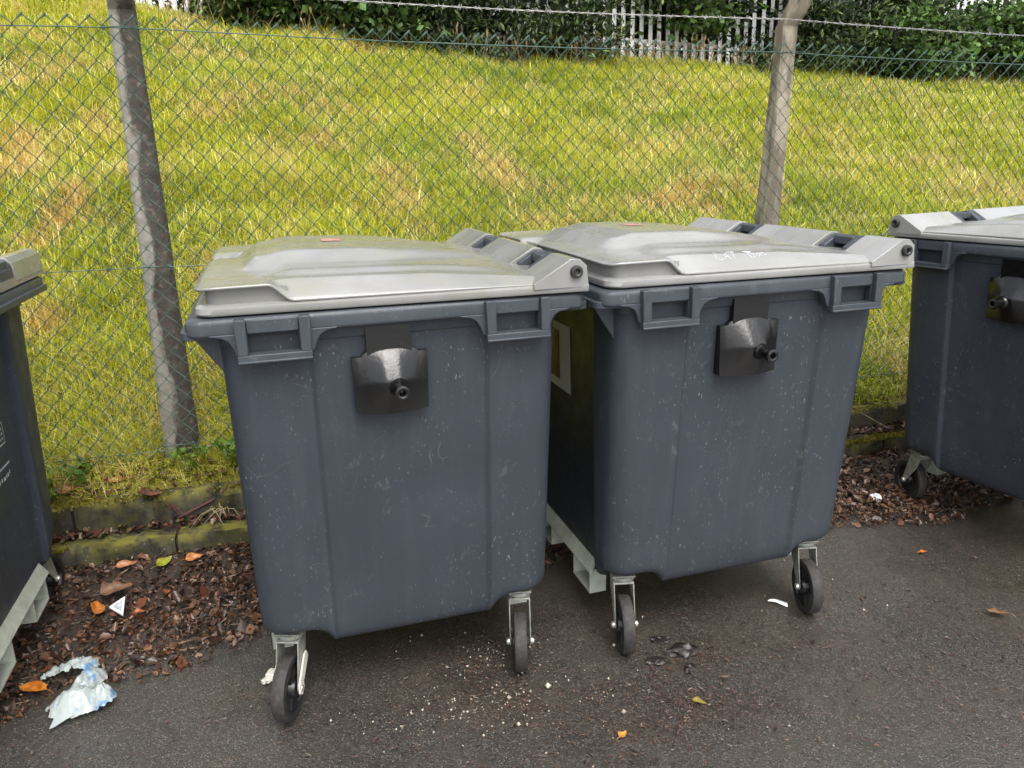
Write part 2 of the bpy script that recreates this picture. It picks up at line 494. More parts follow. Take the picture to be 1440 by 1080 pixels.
# two courses of mossy kerb stones with soil packed between them
def kerbs():
    bed = MB()
    S = np.linspace(-9, 12, 43)
    V = []
    for c, z in ((3.335, -.05), (3.335, .07), (3.40, .115), (3.47, .13), (3.53, .14), (3.60, .20), (3.60, -.05)):
        pass
    prof = [(3.34, -.05), (3.34, .08), (3.42, .105), (3.49, .115), (3.49, .235), (3.56, .245), (3.56, -.05)]
    rings = [[sc(s, c + .004 * math.sin(7 * s + k), z + (.008 * math.sin(5 * s + 2 * k) if z > 0 else 0)) for k, (c, z) in enumerate(prof)] for s in S]
    bed.loft(rings)
    root = bed.build('kerb', M_MULCH, smooth=30)
    tag(root, kind='structure')
    k = 0
    for course, (c0, c1, z0, z1, off) in enumerate(((3.31, 3.425, -.06, .125, .10), (3.455, 3.575, .06, .262, -.32))):
        s = -8.9 + off
        while s < 11.5:
            L = .90
            mb = MB()
            N = 19
            rings = []
            for i in range(N):
                t = i / (N - 1)
                ss = s + L * t
                e = .012 * (1 - min(1, min(t, 1 - t) / .03))
                wob = lambda a, f: (mnoise.noise((ss * f, a * 3.1 + course * 7, k * .37))) * .019
                r = .028
                pts = [(c0 + e, z0), (c0 + e + wob(1, 9), z1 - r * 1.5 + wob(2, 12)), (c0 + .010 + e + wob(3, 11), z1 - .014 + wob(4, 10)), (c0 + r + wob(5, 9), z1 - e + wob(6, 12)),
                       ((c0 + c1) / 2, z1 - e * .7 + wob(7, 12)), (c1 - .02, z1 - e + wob(8, 10)), (c1 - e, z1 - .02), (c1 - e, z0)]
                rings.append([sc(ss, c, z) for c, z in pts])
            mb.loft(rings)
            o = mb.build('kerb_stone', M_KERB, root, smooth=50)
            s += L + .012
            k += 1
kerbs()

# ------------------------------------------------------------------ chain link fence
FC = 3.65
def fence():
    root = empty('chain_link_fence', sc(.9, FC + .05, .3))
    root.rotation_euler.z = 0
    inv = Vector(root.location)
    def put(o): o.location = -inv; return o
    tag(root, 'green chain link fence on weathered concrete posts with one barbed wire strand above', 'fence')
    p, hh = .0785, .0415           # diamond width and half height
    top, bot = 2.185, .33
    s0, s1 = -4.6, 6.6
    mb = MB()
    nrow = int((top + .045 - bot) / hh)
    def topz(s):   # the mesh sags between its ties
        return -.016 * math.sin(math.pi * ((s + .56) % 3.0) / 3.0) - .0185 * (s + .56) / 1.0
    ns = int((s1 - s0) / p)
    for k in range(2 * ns):
        path = []
        for j in range(nrow + 1):
            zz = top + .045 - j * hh
            side = (j % 2)
            s = s0 + ((k // 2) * p + (p / 2 + .003 if side else -.003) if k % 2 == 0 else (k // 2) * p + (p / 2 - .003 if side else p + .003))
            t = min(1, max(0, (zz - bot) / (top - bot)))
            wob = .004 * mnoise.noise((s * 2.1, zz * 2.3, 3)) + .010 * mnoise.noise((s * .8, zz * .8, 8))
            z = zz + topz(s) * t + .006 * mnoise.noise((s * 1.7, zz * 1.7, 11))
            path.append(sc(s + .006 * mnoise.noise((s * 1.3, zz * 1.4, 21)), FC + wob + (.002 if side else -.002), z))
        mb.tube(path, .0026, 4)
        # twisted knuckle on top: the end of this wire hooked round its neighbour
        if k % 2 == 0: continue
        a = Vector(path[0]); b = Vector(path[1])
        d = (b - a).normalized()
        mb.tube([a - d * .004, a + d * .012, a + d * .03], [.0036, .0046, .0030], 5)
    o = put(mb.build('wire_mesh', M_WIRE, root, smooth=60))
    for h, r in ((top, .0026), (1.235, .002), (.40, .002)):
        path = [sc(s, FC + .006 * (1 if i % 2 else -1) * .6 + .004 * math.sin(s * 5), h + (topz(s) if h > 1 else -.01 * (s + .5)) * (1 if h > 2 else .5)) for i, s in enumerate(np.linspace(s0, s1, 60))]
        mb = MB().tube(path, r, 5)
        put(mb.build('line_wire', M_WIRE, root, smooth=60))
    # twisted barbed wire strand on the cranked post tops
    mb = MB()
    bs = np.linspace(s0, s1, 420)
    def bz(s): return 2.335 - .020 * (s + .56) - .02 * math.sin(math.pi * ((s + .56) % 3.0) / 3.0)
    for ph in (0, math.pi):
        mb.tube([sc(s, FC - .035 + .0028 * math.cos(s * 170 + ph), bz(s) + .0028 * math.sin(s * 170 + ph)) for s in bs], .0016, 4)
    s = s0
    while s < s1:
        for q in range(2):
            a = random.uniform(0, 6.28)
            u = Vector((math.cos(a), math.sin(a) * .7, math.sin(a))).normalized()
            c = Vector(sc(s + q * .010, FC - .035, bz(s)))
            mb.tube([c - u * .016, c + u * .016], [.0007, .0013], 4)
            mb.tube([c + Vector((0, 0, .004)), c + Vector((.004, .003, -.004)), c - Vector((.003, -.003, .0))], .0022, 4)
        s += .085 + random.uniform(-.01, .01)
    put(mb.build('barbed_wire', M_BARB, root, smooth=60))
    # cranked concrete posts with chamfered arrises
    def post(s, lean, label, mat, w0, w1):
        mb = MB()
        def ring(w, cs, cc, z, tilt=0.0):
            ch = w * .2
            P = [(-w + ch, -w), (w - ch, -w), (w, -w + ch), (w, w - ch), (w - ch, w), (-w + ch, w), (-w, w - ch), (-w, -w + ch)]
            return [sc(cs + a, cc + b, z + b * tilt) for a, b in P]
        rings = []
        C = FC + .045
        for i in range(24):
            t = i / 23
            z = -.1 + t * 2.36
            w = w0 + (w1 - w0) * t + .0025 * mnoise.noise((s * 3, z * 6, 1))
            rings.append(ring(w, s + lean * (z - .35) + .003 * mnoise.noise((s, z * 4, 5)), C + w, z))
        for i in range(1, 6):
            t = i / 5
            w = w1 * (1 - .08 * t)
            rings.append(ring(w, s + lean * (1.92 + .34 * t) + .03 * t, C + w1 - .24 * t, 2.25 + .36 * t, .45))
        mb.loft(rings)
        o = put(mb.build('concrete_post', mat, root, smooth=25))
        if label: o['label'] = label
    post(-.586, .011, 'damp-stained concrete fence post', M_POST, .076, .047)
    post(2.455, .040, 'dry pale concrete fence post with cranked top', M_POST2, .062, .041)
    post(-3.55, 0.0, None, M_POST, .067, .057)
    post(5.42, 0.0, None, M_POST2, .067, .057)
    # green tie wires at the posts
    for ps, ln in ((-.586, .011), (2.455, .040)):
        p0 = ps
        for z in (2.185 + topz(ps), 1.235, .42):
            ps = p0 + ln * (z - .35)
            mb = MB()
            for q in (-1, 1):
                c = Vector(sc(ps + .062 * q, FC + .004, z))
                mb.tube([c + Vector((.006 * math.cos(a), .004 * math.sin(a * 2), .007 * math.sin(a))) for a in np.linspace(0, 11, 16)], .0022, 4)
            mb.tube([sc(ps - .062, FC + .05, z), sc(ps - .058, FC - .004, z), sc(ps, FC - .007, z + .004), sc(ps + .058, FC - .004, z), sc(ps + .062, FC + .05, z)], .0018, 4)
            put(mb.build('tie_wire', M_WIRE, root, smooth=60))
fence()

# ------------------------------------------------------------------ palisade fence on the crest
def palisade():
    root = empty('palisade_fence', sc(4, 11.8, 2.6))
    tag(root, 'pale metal palisade fence on top of the bank, seen between the trees', 'fence')
    inv = Vector(root.location)
    W = .034
    mb = MB()
    mb.loft([[(-W, -.012, z), (-W * .35, .004, z), (W * .35, .004, z), (W, -.012, z), (W * .3, .012, z), (-W * .3, .012, z)] for z in (0, 2.15)] +
            [[(-.006, -.004, 2.28), (-.003, .002, 2.28), (.003, .002, 2.28), (.006, -.004, 2.28), (.003, .004, 2.28), (-.003, .004, 2.28)]])
    first = mb.build('pale', M_PALIS, root, smooth=30)
    s = -4.0
    k = 0
    while s < 22 and k < 180:
        o = first if k == 0 else first.copy()
        if k: COL.objects.link(o); o.parent = root
        z = float(terrain_z(np.array(s), np.array(11.8))) + .03
        o.location = Vector(sc(s, 11.8, z)) - inv
        o.rotation_euler = (0, random.uniform(-.012, .012), TH)
        s += .150; k += 1
    for h in (.35, 1.75):
        mb = MB()
        ss = np.linspace(-4.1, 22, 30)
        mb.loft([[tuple(Vector(sc(a, 11.835 + dc, float(terrain_z(np.array(a), np.array(11.8))) + h + dz)) - inv) for dc, dz in ((0, -.025), (.03, -.025), (.03, .025), (0, .025))] for a in ss])
        mb.build('rail', M_PALIS, root, smooth=0)
palisade()

# ------------------------------------------------------------------ trees and shrubs
def leaf_cloud(P, size, nrm_bias, cols, aspect=.55, fold=.25, seed=0):
    """leaf sized bent quads (4 triangles each) at points P"""
    r = np.random.default_rng(seed)
    n = len(P)
    d = r.normal(size=(n, 3)); d[:, 2] -= nrm_bias; d /= np.linalg.norm(d, axis=1)[:, None]
    up = r.normal(size=(n, 3)) * .6 + np.array([0, 0, 1.0])
    a = np.cross(d, up); a /= np.linalg.norm(a, axis=1)[:, None] + 1e-9
    nn = np.cross(a, d)
    L = size * r.uniform(.6, 1.35, n)[:, None]
    W = L * aspect
    base = P - d * L * .5
    tip = P + d * L * .5 - nn * L * fold * .5
    l = P - a * W * .5 - nn * L * fold * .35
    rr = P + a * W * .5 - nn * L * fold * .35
    mid = P + nn * L * .02
    V = np.stack([base, l, tip, rr, mid], 1).reshape(-1, 3)
    I = np.arange(n)[:, None] * 5
    F = np.concatenate([I + np.array([[0, 1, 4]]), I + np.array([[1, 2, 4]]), I + np.array([[2, 3, 4]]), I + np.array([[3, 0, 4]])])
    c = cols[r.integers(0, len(cols), n)] * r.uniform(.7, 1.3, n)[:, None]
    return V, F, np.repeat(c, 5, 0)

def tree(name, label, cat, s, c, h, w, kind, seed, group=None, n=5200, low=.25, lean=0.0):
    n = int(n * 2.6)
    r = np.random.default_rng(seed)
    z0 = float(terrain_z(np.array(s), np.array(c))) - .05
    root = empty(name, sc(s, c, z0))
    tag(root, label, cat, group)
    mb = MB()
    trunk_r = .045 + h * .013
    tp = [Vector((lean * t * h + .06 * math.sin(t * 5 + seed), .05 * math.cos(t * 4 + seed), t * h * .93)) for t in np.linspace(0, 1, 10)]
    mb.tube(tp, [trunk_r * (1.25 - 1.15 * t) + .006 for t in np.linspace(0, 1, 10)], 8)
    clus = []
    nl = 34 if kind != 'shrub' else 18
    for i in range(nl):
        t = low / h + (1 - low / h) * ((i + r.uniform(0, 1)) / nl) ** 1.9
        if kind == 'conifer': reach = w * (1 - t) ** .8 * r.uniform(.65, 1.1) + .2; droop = -.28 if low < .5 else .05
        elif kind == 'broad': reach = w * (math.sin(math.pi * min(1, t * .85 + .12))) ** .6 * r.uniform(.55, 1.1); droop = .12
        else: reach = w * (1.05 - t) ** .5 * r.uniform(.5, 1.1); droop = .35
        az = i * 2.399 + r.uniform(-.4, .4)
        k = min(9, t * .93 / .93 * 9); a = int(k); f = k - a
        b0 = tp[a].lerp(tp[min(9, a + 1)], f)
        tip = b0 + Vector((math.cos(az) * reach, math.sin(az) * reach, droop * reach))
        midp = b0.lerp(tip, .5) + Vector((0, 0, .12 * reach))
        mb.tube([b0, midp, tip], [trunk_r * .35 * (1 - t * .6), trunk_r * .2, .004], 5)
        m = max(3, int(reach * 7))
        for q in range(m):
            u = .25 + .75 * (q + r.uniform(0, 1)) / m
            p = (b0.lerp(midp, u * 2) if u < .5 else midp.lerp(tip, u * 2 - 1))
            clus.append((p + Vector(r.normal(0, .10 * reach + .05, 3)), .10 + .16 * r.uniform(.5, 1.2)))
    mb.build('trunk', M_BARK, root, smooth=50)
    if kind == 'conifer':
        cols = np.array([(.020, .034, .012), (.032, .052, .016), (.05, .078, .022), (.085, .115, .03), (.015, .025, .011)]); sz, asp = .11, .34
    elif kind == 'broad':
        cols = np.array([(.035, .065, .018), (.055, .10, .025), (.08, .14, .035), (.05, .085, .02)]); sz, asp = .115, .72
    else:
        cols = np.array([(.05, .10, .022), (.075, .14, .03), (.10, .17, .045), (.045, .08, .02)]); sz, asp = .105, .68
    cp = np.array([tuple(p) for p, _ in clus]); cr = np.array([q for _, q in clus])
    idx = r.integers(0, len(cp), n)
    P = cp[idx] + r.normal(size=(n, 3)) * cr[idx][:, None] * (np.array([.75, .75, .5]) if kind != 'conifer' else np.array([.8, .8, .42]))
    P = P[P[:, 2] > .02]
    V, F, C = leaf_cloud(P, sz, .35 if kind == 'conifer' else .15, cols, asp, .25, seed + 99)
    # each clump keeps a random tone of its own
    tone = (.35 + 1.9 * r.uniform(0, 1, len(cp)) ** 1.8)[idx][:len(P)]
    C = C * np.repeat(tone[:len(P)] if len(tone) >= len(P) else np.ones(len(P)), 5)[:, None]
    np_mesh('crown', V, [F], M_LEAF, C, root)
    return root

T = [
 ('shrub_tree', 'shrub', -.2, 11.3, 1.7, 1.0, 'shrub', 'bright broad-leaved bush just right of the damp-stained post, on the crest', 4200, .0),
 ('shrub_tree', 'shrub', 1.3, 11.2, 2.6, 1.15, 'broad', 'bright green broad-leaved bush on the crest above the olive-lidded bin', 5200, .05),
 ('conifer_tree', 'tree', 2.7, 11.5, 5.6, 1.5, 'conifer', 'dark drooping evergreen right of the bright green broad-leaved bush', 8200, .05),
 ('conifer_tree', 'tree', 4.1, 11.4, 6.0, 1.4, 'conifer', 'dark evergreen whose lowest sprays hang over the left-hand white pales', 5600, .25),
 ('broad_tree', 'tree', 6.0, 11.5, 5.2, 1.6, 'broad', 'mid green leafy tree hanging over the brightest row of white pales', 5600, .7),
 ('conifer_tree', 'tree', 7.9, 11.6, 6.2, 1.5, 'conifer', 'dark evergreen directly left of the cranked concrete post', 8800, .05),
 ('conifer_tree', 'tree', 9.0, 11.5, 6.4, 1.8, 'conifer', 'tall evergreen just right of the cranked concrete post', 9000, .05),
 ('conifer_tree', 'tree', 10.3, 11.7, 5.8, 1.7, 'conifer', 'evergreen beside the bright gap with the bare trunk', 8000, .05),
 ('shrub_tree', 'shrub', 9.9, 10.9, .95, 1.5, 'shrub', 'low bright green bush in front of the evergreens, right of the cranked post', 4800, .0),
 ('shrub_tree', 'shrub', 12.0, 11.0, 1.0, 1.6, 'shrub', 'low green bush under the bare trunk at the right edge', 5600, .0),
 ('conifer_tree', 'tree', 14.6, 12.0, 5.8, 1.6, 'conifer', 'sparse evergreen at the far right, past the bare trunk', 3600, .4),
]
for i, (nm, cat, s, c, h, w, kind, lab, n, low) in enumerate(T):
    tree(nm, lab, cat, s, c + .45, h, w * .9, kind, 40 + i, 'trees and bushes on the bank crest', n, low)
# the leaning bare trunk in the bright gap
def bare_trunk():
    s, c = 12.6, 12.1
    root = empty('bare_tree', sc(s, c, float(terrain_z(np.array(s), np.array(c))) - .05))
    tag(root, 'leaning bare-trunked tree standing in the bright gap at the right', 'tree', 'trees and bushes on the bank crest')
    mb = MB()
    mb.tube([(-.25, 0, 0), (-.12, 0, .7), (.02, .02, 1.3), (.30, .05, 1.9), (.55, .05, 2.6), (.6, 0, 3.6), (.75, .1, 4.8)], [.10, .085, .08, .075, .07, .055, .02], 8)
    mb.tube([(.02, .02, 1.3), (-.2, .1, 2.0), (-.35, .2, 3.0)], [.05, .035, .01], 6)
    mb.tube([(.55, .05, 2.6), (1.0, .1, 3.1), (1.5, .1, 3.9)], [.04, .03, .01], 6)
    mb.build('trunk', M_BARK, root, smooth=50)
    r = np.random.default_rng(5)
    P = np.concatenate([r.normal(size=(900, 3)) * np.array([.8, .8, .6]) + np.array([.7, 0, 4.4]), r.normal(size=(160, 3)) * np.array([.7, .5, .5]) + np.array([.5, 0, 2.4])])
    V, F, C = leaf_cloud(P, .09, .2, np.array([(.05, .075, .02), (.08, .11, .03)]), .5, .25, 8)
    np_mesh('crown', V, [F], M_LEAF, C, root)
bare_trunk()
# the wood beyond the palisade reads as one dark mass
def far_wood():
    r = np.random.default_rng(11)
    n = 70000
    s = r.uniform(-2.0, 24, n); c = r.uniform(13.8, 17.0, n)
    hmax = 4.6 + 1.6 * fbm(s, c, .5, 3, 9)
    z = r.uniform(0, 1, n) ** 1.5 * hmax
    # gaps of sky: one wide at the bare trunk, narrow ones between the stems
    ok = ~((s > 13.6) & (s < 16.0) & (z > .7)) & (fbm(s * 1.4, z * .5, 1.5, 3, 4) > .33)
    s, c, z = s[ok], c[ok], z[ok]
    P = np.stack([s * EX + c * NX, s * EY + c * NY, z + terrain_z(s, c)], -1)
    V, F, C = leaf_cloud(P, .20, .4, np.array([(.020, .032, .012), (.03, .05, .017), (.042, .06, .02), (.016, .024, .011)]), .45, .25, 12)
    o = np_mesh('far_wood', V, [F], M_LEAF, C)
    tag(o, 'dark mass of evergreen wood beyond the palisade fence', 'wood', kind='stuff')
far_wood()

# ------------------------------------------------------------------ grass
def grass():
    r = np.random.default_rng(3)
    # more blades where they are near
    N = 860000
    c = 3.50 + (11.9 - 3.50) * r.uniform(0, 1, N) ** 1.12
    lo, hi = -.46 * c - .7, 1.42 * c + .8
    s = lo + (hi - lo) * r.uniform(0, 1, N)
    # trodden, mossy strip by the kerb and round the posts is thinner
    keep = (r.uniform(0, 1, N) < np.clip((c - 3.2) / .45, .55, 1)) 
    tuss = fbm(s, c, 2.6, 3, 5)
    keep &= r.uniform(0, 1, N) < .45 + 1.1 * tuss
    s, c, tuss = s[keep], c[keep], tuss[keep]
    # lean the blades of one tuft together: pull roots toward tuft centres
    n = len(s)
    dist = np.hypot(s * EX + c * NX, s * EY + c * NY)
    H = r.gamma(3, .021, n) * (.45 + 1.0 * tuss) + .025
    H *= np.interp(c, [3.5, 3.65, 4.1, 5.5, 10, 11.3, 11.9], [.45, .9, 1.4, 1.25, 1.0, 1.0, 1.2])
    W = np.maximum(.0030, .00082 * dist) * r.uniform(.7, 1.3, n)
    laid = fbm(s, c, 1.1, 3, 8) * 12.5
    az = laid + r.normal(0, 1.9, n)
    bend = r.uniform(.2, 1.7, n)
    z = terrain_z(s, c) - .01
    P = np.stack([s * EX + c * NX, s * EY + c * NY, z], -1)
    d = np.stack([np.cos(az), np.sin(az), np.zeros(n)], -1)
    wv = np.stack([-np.sin(az + r.normal(0, .8, n)), np.cos(az), np.zeros(n)], -1)
    up = np.array([0, 0, 1.0])
    def at(t): # curve of the blade
        return P + up * (H * t * (1 - .38 * bend * t))[:, None] + d * (H * bend * .95 * t * t)[:, None]
    m1, m2, tip = at(.42), at(.78), at(1.0)
    w = wv * W[:, None]
    near = dist < 6.5
    nn, nf = int(near.sum()), int((~near).sum())
    Va = np.stack([P - w * .5, P + w * .5, m1 - w * .48, m1 + w * .48, m2 - w * .33, m2 + w * .33, tip], 1)[near].reshape(-1, 3)
    mf = at(.62)
    Vb = np.stack([P - w * .5, P + w * .5, mf - w * .42, mf + w * .42, tip], 1)[~near].reshape(-1, 3)
    V = np.concatenate([Va, Vb])
    I = np.arange(nn)[:, None] * 7
    J = np.arange(nf)[:, None] * 5 + len(Va)
    Q = np.concatenate([I + np.array([[0, 1, 3, 2]]), I + np.array([[2, 3, 5, 4]]), J + np.array([[0, 1, 3, 2]])])
    Tt = np.concatenate([I + np.array([[4, 5, 6]]), J + np.array([[2, 3, 4]])])
    # colour: fresh green, yellow green, straw and rusty patches
    pal = np.array([(.18, .27, .03), (.37, .43, .035), (.62, .575, .06), (.76, .66, .27), (.63, .40, .12)])
    k = fbm(s, c, .75, 4, 6); k2 = fbm(s, c, 2.2, 3, 7)
    p_green = np.clip(1.9 * (k - .42), .04, .75) + np.interp(s, [-1, 2, 6, 12], [0, .06, .16, .36])
    p_rust = np.clip(2.2 * (k2 - .57), 0, .4) * np.interp(c, [3.6, 4.5, 6.5, 10], [1.0, 1.6, .9, .5]) * np.interp(s, [-2, 1, 4, 8], [1.3, 1.2, .8, .5])
    p_straw = np.clip(.16 + 1.2 * (k2 - .45), .08, .5) * np.interp(c, [4, 11, 12], [1, .8, 1.6])
    u = r.uniform(0, 1, n)
    idx = np.where(u < p_rust, 4, np.where(u < p_rust + p_straw, 3, np.where(u < p_rust + p_straw + p_green, r.integers(0, 2, n), r.integers(1, 3, n))))
    col = pal[idx] * r.uniform(.72, 1.22, n)[:, None]
    C = np.concatenate([np.repeat(col[near], 7, 0), np.repeat(col[~near], 5, 0)])
    o = np_mesh('grass', V, [Q, Tt], M_GRASS, C)
    tag(o, 'long yellow-green meadow grass covering the bank behind the fence', 'grass', kind='stuff')
    # tall seed stems along the crest
    n = 1000
    s = r.uniform(-4, 15, n); c = r.uniform(10.8, 11.7, n)
    keep = r.uniform(0, 1, n) < fbm(s, c, 1.2, 2, 3) * 1.4
    s, c = s[keep], c[keep]; n = len(s)
    h = r.uniform(.18, .42, n); z = terrain_z(s, c)
    lean = r.normal(0, .12, (n, 2))
    P = np.stack([s * EX + c * NX, s * EY + c * NY, z], -1)
    Tp = P + np.stack([lean[:, 0], lean[:, 1], h], -1)
    e = np.array([EX, EY, 0]) * .004
    hd = Tp - np.stack([lean[:, 0], lean[:, 1], h], -1) * .22
    b = np.array([EX, EY, 0]) * .014
    V = np.stack([P - e, P + e, hd + e * .7, hd - e * .7, (hd + Tp) / 2 - b, (hd + Tp) / 2 + b, Tp], 1).reshape(-1, 3)
    I = np.arange(n)[:, None] * 7
    Q = I + np.array([[0, 1, 2, 3]]); T1 = I + np.array([[3, 2, 5]]); T2 = I + np.array([[3, 5, 4]]); T3 = I + np.array([[4, 5, 6]])
    col = np.array([(.33, .24, .12), (.36, .30, .15), (.25, .15, .08)])[r.integers(0, 3, n)]
    o = np_mesh('seed_stems', V, [Q, T1, T2, T3], M_GRASS, np.repeat(col, 7, 0))
    tag(o, 'tall straw-coloured seed heads along the crest of the bank', 'grass', kind='stuff')
grass()
# ------------------------------------------------------------------ the wheeled bins
ZR = 1.273       # top of the rim
def rrect(hx, hy, r, z, n=6, cx=0.0, cy=0.0):
    pts = []
    for qx, qy, a0 in ((1, -1, -90), (1, 1, 0), (-1, 1, 90), (-1, -1, 180)):
        for i in range(n + 1):
            a = rad(a0 + 90 * i / n)
            pts.append((cx + qx * (hx - r) + r * math.cos(a), cy + qy * (hy - r) + r * math.sin(a), z))
    return pts
def body_ring(zc, ic, zm, im):
    """one ring of the tub: corner columns at height zc with inset ic, the panels between them at zm with inset im"""
    r, d, e, dl, el = .075, .016, .022, .030, .035
    P = []      # (side, position along the side, recess, weight of the middle panel)
    xs = [-.31, -.285, -.262, -.246, -.240, -.233, -.226, 0, .236, .243, .250, .256, .272, .295, .32]
    xr = [0, 0, 0, 0, .15, .8, 1, 1, 1, .8, .15, 0, 0, 0, 0]
    xw = [0, .08, .35, .75, .88, .96, 1, 1, 1, .96, .88, .75, .35, .08, 0]
    ys = [-.42, -.395, -.372, -.36, -.346, -.335, -.325, 0, .325, .335, .346, .36, .372, .395, .42]
    def dims(z, ins):
        t = (z - .28) / .94
        return .452 + .012 * t - ins, .492 + .082 * t - ins
    hc = dims(zc, ic); hm = dims(zm, im)
    out = []
    def side(k):
        for u, rc, w in zip(xs if k in (0, 2) else ys, xr, xw):
            z = zc + (zm - zc) * w
            if k in (0, 2):
                hy = hc[1] + (hm[1] - hc[1]) * w - d * rc
                out.append((u, -hy, z) if k == 0 else (u, hy, z))
            else:
                hx = hc[0] + (hm[0] - hc[0]) * w - dl * rc
                out.append((hx, u, z) if k == 1 else (-hx, u, z))
    def corner(qx, qy, a0):
        cx, cy = qx * (hc[0] - r), qy * (hc[1] - r)
        for i in range(0, 8):
            a = rad(a0 + 90 * i / 7)
            out.append((cx + r * math.cos(a), cy + r * math.sin(a), zc))
    side(0); corner(1, -1, -90); side(1)
    corner(1, 1, 0)
    n = len(out); side(2); out[n:] = out[n:][::-1]
    corner(-1, 1, 90)
    n = len(out); side(3); out[n:] = out[n:][::-1]
    corner(-1, -1, 180)
    return out
def body_mesh():
    mb = MB()
    Z = [(.276, .050, .212, .060), (.277, .036, .214, .042), (.282, .020, .220, .024), (.291, .008, .234, .010), (.306, .002, .256, .003), (.330, 0, .296, 0), (.36, 0, .36, 0)]
    rings = [body_ring(*z) for z in Z] + [body_ring(float(z), 0, float(z), 0) for z in np.linspace(.43, 1.225, 9)]
    n = len(rings[0])
    mb.loft(rings, False, False)
    k = len(mb.v); mb.v.append((0, 0, .222))
    mb.f += [((i + 1) % n, i, k) for i in range(n)]
    return mb
def rim_mesh():
    mb = MB()
    prof = [(.462, .572, ZR - .052), (.462, .560, ZR - .08), (.44, .545, ZR - .02), (.452, .555, ZR), (.525, .592, ZR), (.533, .598, ZR - .006), (.535, .600, ZR - .014), (.535, .600, ZR - .040), (.531, .596, ZR - .045)]
    rings = [rrect(a, b, .035, z) for a, b, z in prof]
    mb.loft(rings + [rings[0]], False, False)
    # lower lip along the front long side and round its corners
    mb.loft([rrect(.548, .585, .03, z) for z in (ZR - .052, ZR - .030)])
    # stiffening webs either side of every handle pocket, on both ends
    for e in (-1, 1):
        for q in (-1, 1):
            a = [(-.485, -.0395), (-.472, -.046), (-.452, -.049), (-.436, -.058), (-.427, -.074), (-.421, -.098), (-.388, -.098), (-.388, -.0395)]
            b = [(-.262, -.0395), (-.262, -.098), (-.226, -.098), (-.218, -.074), (-.208, -.058), (-.192, -.049), (-.172, -.046), (-.158, -.0395)]
            for P in (a, b):
                mb.prism([(q * x, ZR + z) for x, z in P], e * .6006, e * .574)
    # gussets under the four rim corners
    for qx in (-1,):
        for qy in (-1, 1):
            mb.prism([(qx * .455, ZR - .05), (qx * .53, ZR - .05), (qx * .458, ZR - .16)], qy * .50, qy * .512)
    # dark hinge brackets standing between the lid's knuckles
    for y0, y1 in ((-.437, -.288), (.123, .277)):
        cheek = [(.405, .0), (.425, .058), (.472, .088), (.486, .093), (.512, .091), (.529, .072), (.533, .0)]
        for a, b in ((y0, y0 + .030), (y1 - .030, y1)):
            mb.prism([(x, ZR + z) for x, z in cheek], a, b)
        mb.box(.462, .526, y0 + .028, y1 - .028, ZR + .062, ZR + .089)
        mb.box(.512, .531, y0 + .02, y1 - .02, ZR, ZR + .064)
    return mb
def handle_mesh(cx, e):
    mb = MB()
    y0, y1 = e * .620, e * .578
    for a, b in ((-.091, -.064), (.064, .091)):
        mb.prism([(cx + a * 1.02, ZR - .002), (cx + b * 1.02, ZR - .002), (cx + b, ZR - .094), (cx + a, ZR - .094)], y0, y1)
    mb.box(cx - .092, cx + .092, min(y0, y1), max(y0, y1), ZR - .112, ZR - .093)
    mb.box(cx - .092, cx + .092, min(e * .623, e * .60), max(e * .623, e * .60), ZR - .115, ZR - .108)
    mb.box(cx - .064, cx + .064, min(e * .604, e * .585), max(e * .604, e * .585), ZR - .041, ZR - .006)
    return mb
LX0, LX1 = -.505, .500
def lid_ye(x): return .578 + .026 * (x - LX0) / (LX1 - LX0)
def lid_h(x, y):
    """height of the lid's upper surface above the rim"""
    x, y = np.asarray(x, float), np.asarray(y, float)
    ye = .578 + .026 * (x - LX0) / (LX1 - LX0)
    h0 = np.interp(x, [-.505, -.25, .1, .42, .5], [.076, .080, .072, .046, .042])
    h0 = h0 + .006 * (1 - (y / .6) ** 2)
    d = ye - np.abs(y)
    k = sstep(-.325, -.265, x)                         # brim at the front, sloped shoulders behind it
    fall = np.clip(d / .062, 0, 1) ** .8
    edge = .032 + (h0 - .032) * fall
    h = h0 * (1 - k) + edge * k
    dome = .032 * sstep(-.405, -.345, x) * (1 - np.clip((x + .05) / .46, 0, 1)) * sstep(.345 - .10 * sstep(0, .4, x), .235 - .10 * sstep(0, .4, x), np.abs(y))
    ridge = .012 * sstep(-.34, -.26, x) * (1 - sstep(.2, .46, x)) * sstep(.50, .42, np.abs(y)) 
    notch = .026 * sstep(.055, .085, y) * sstep(.255, .215, y) * sstep(-.39, -.47, x)
    return h + dome + ridge - notch - .004 * sstep(-.47, -.505, x)
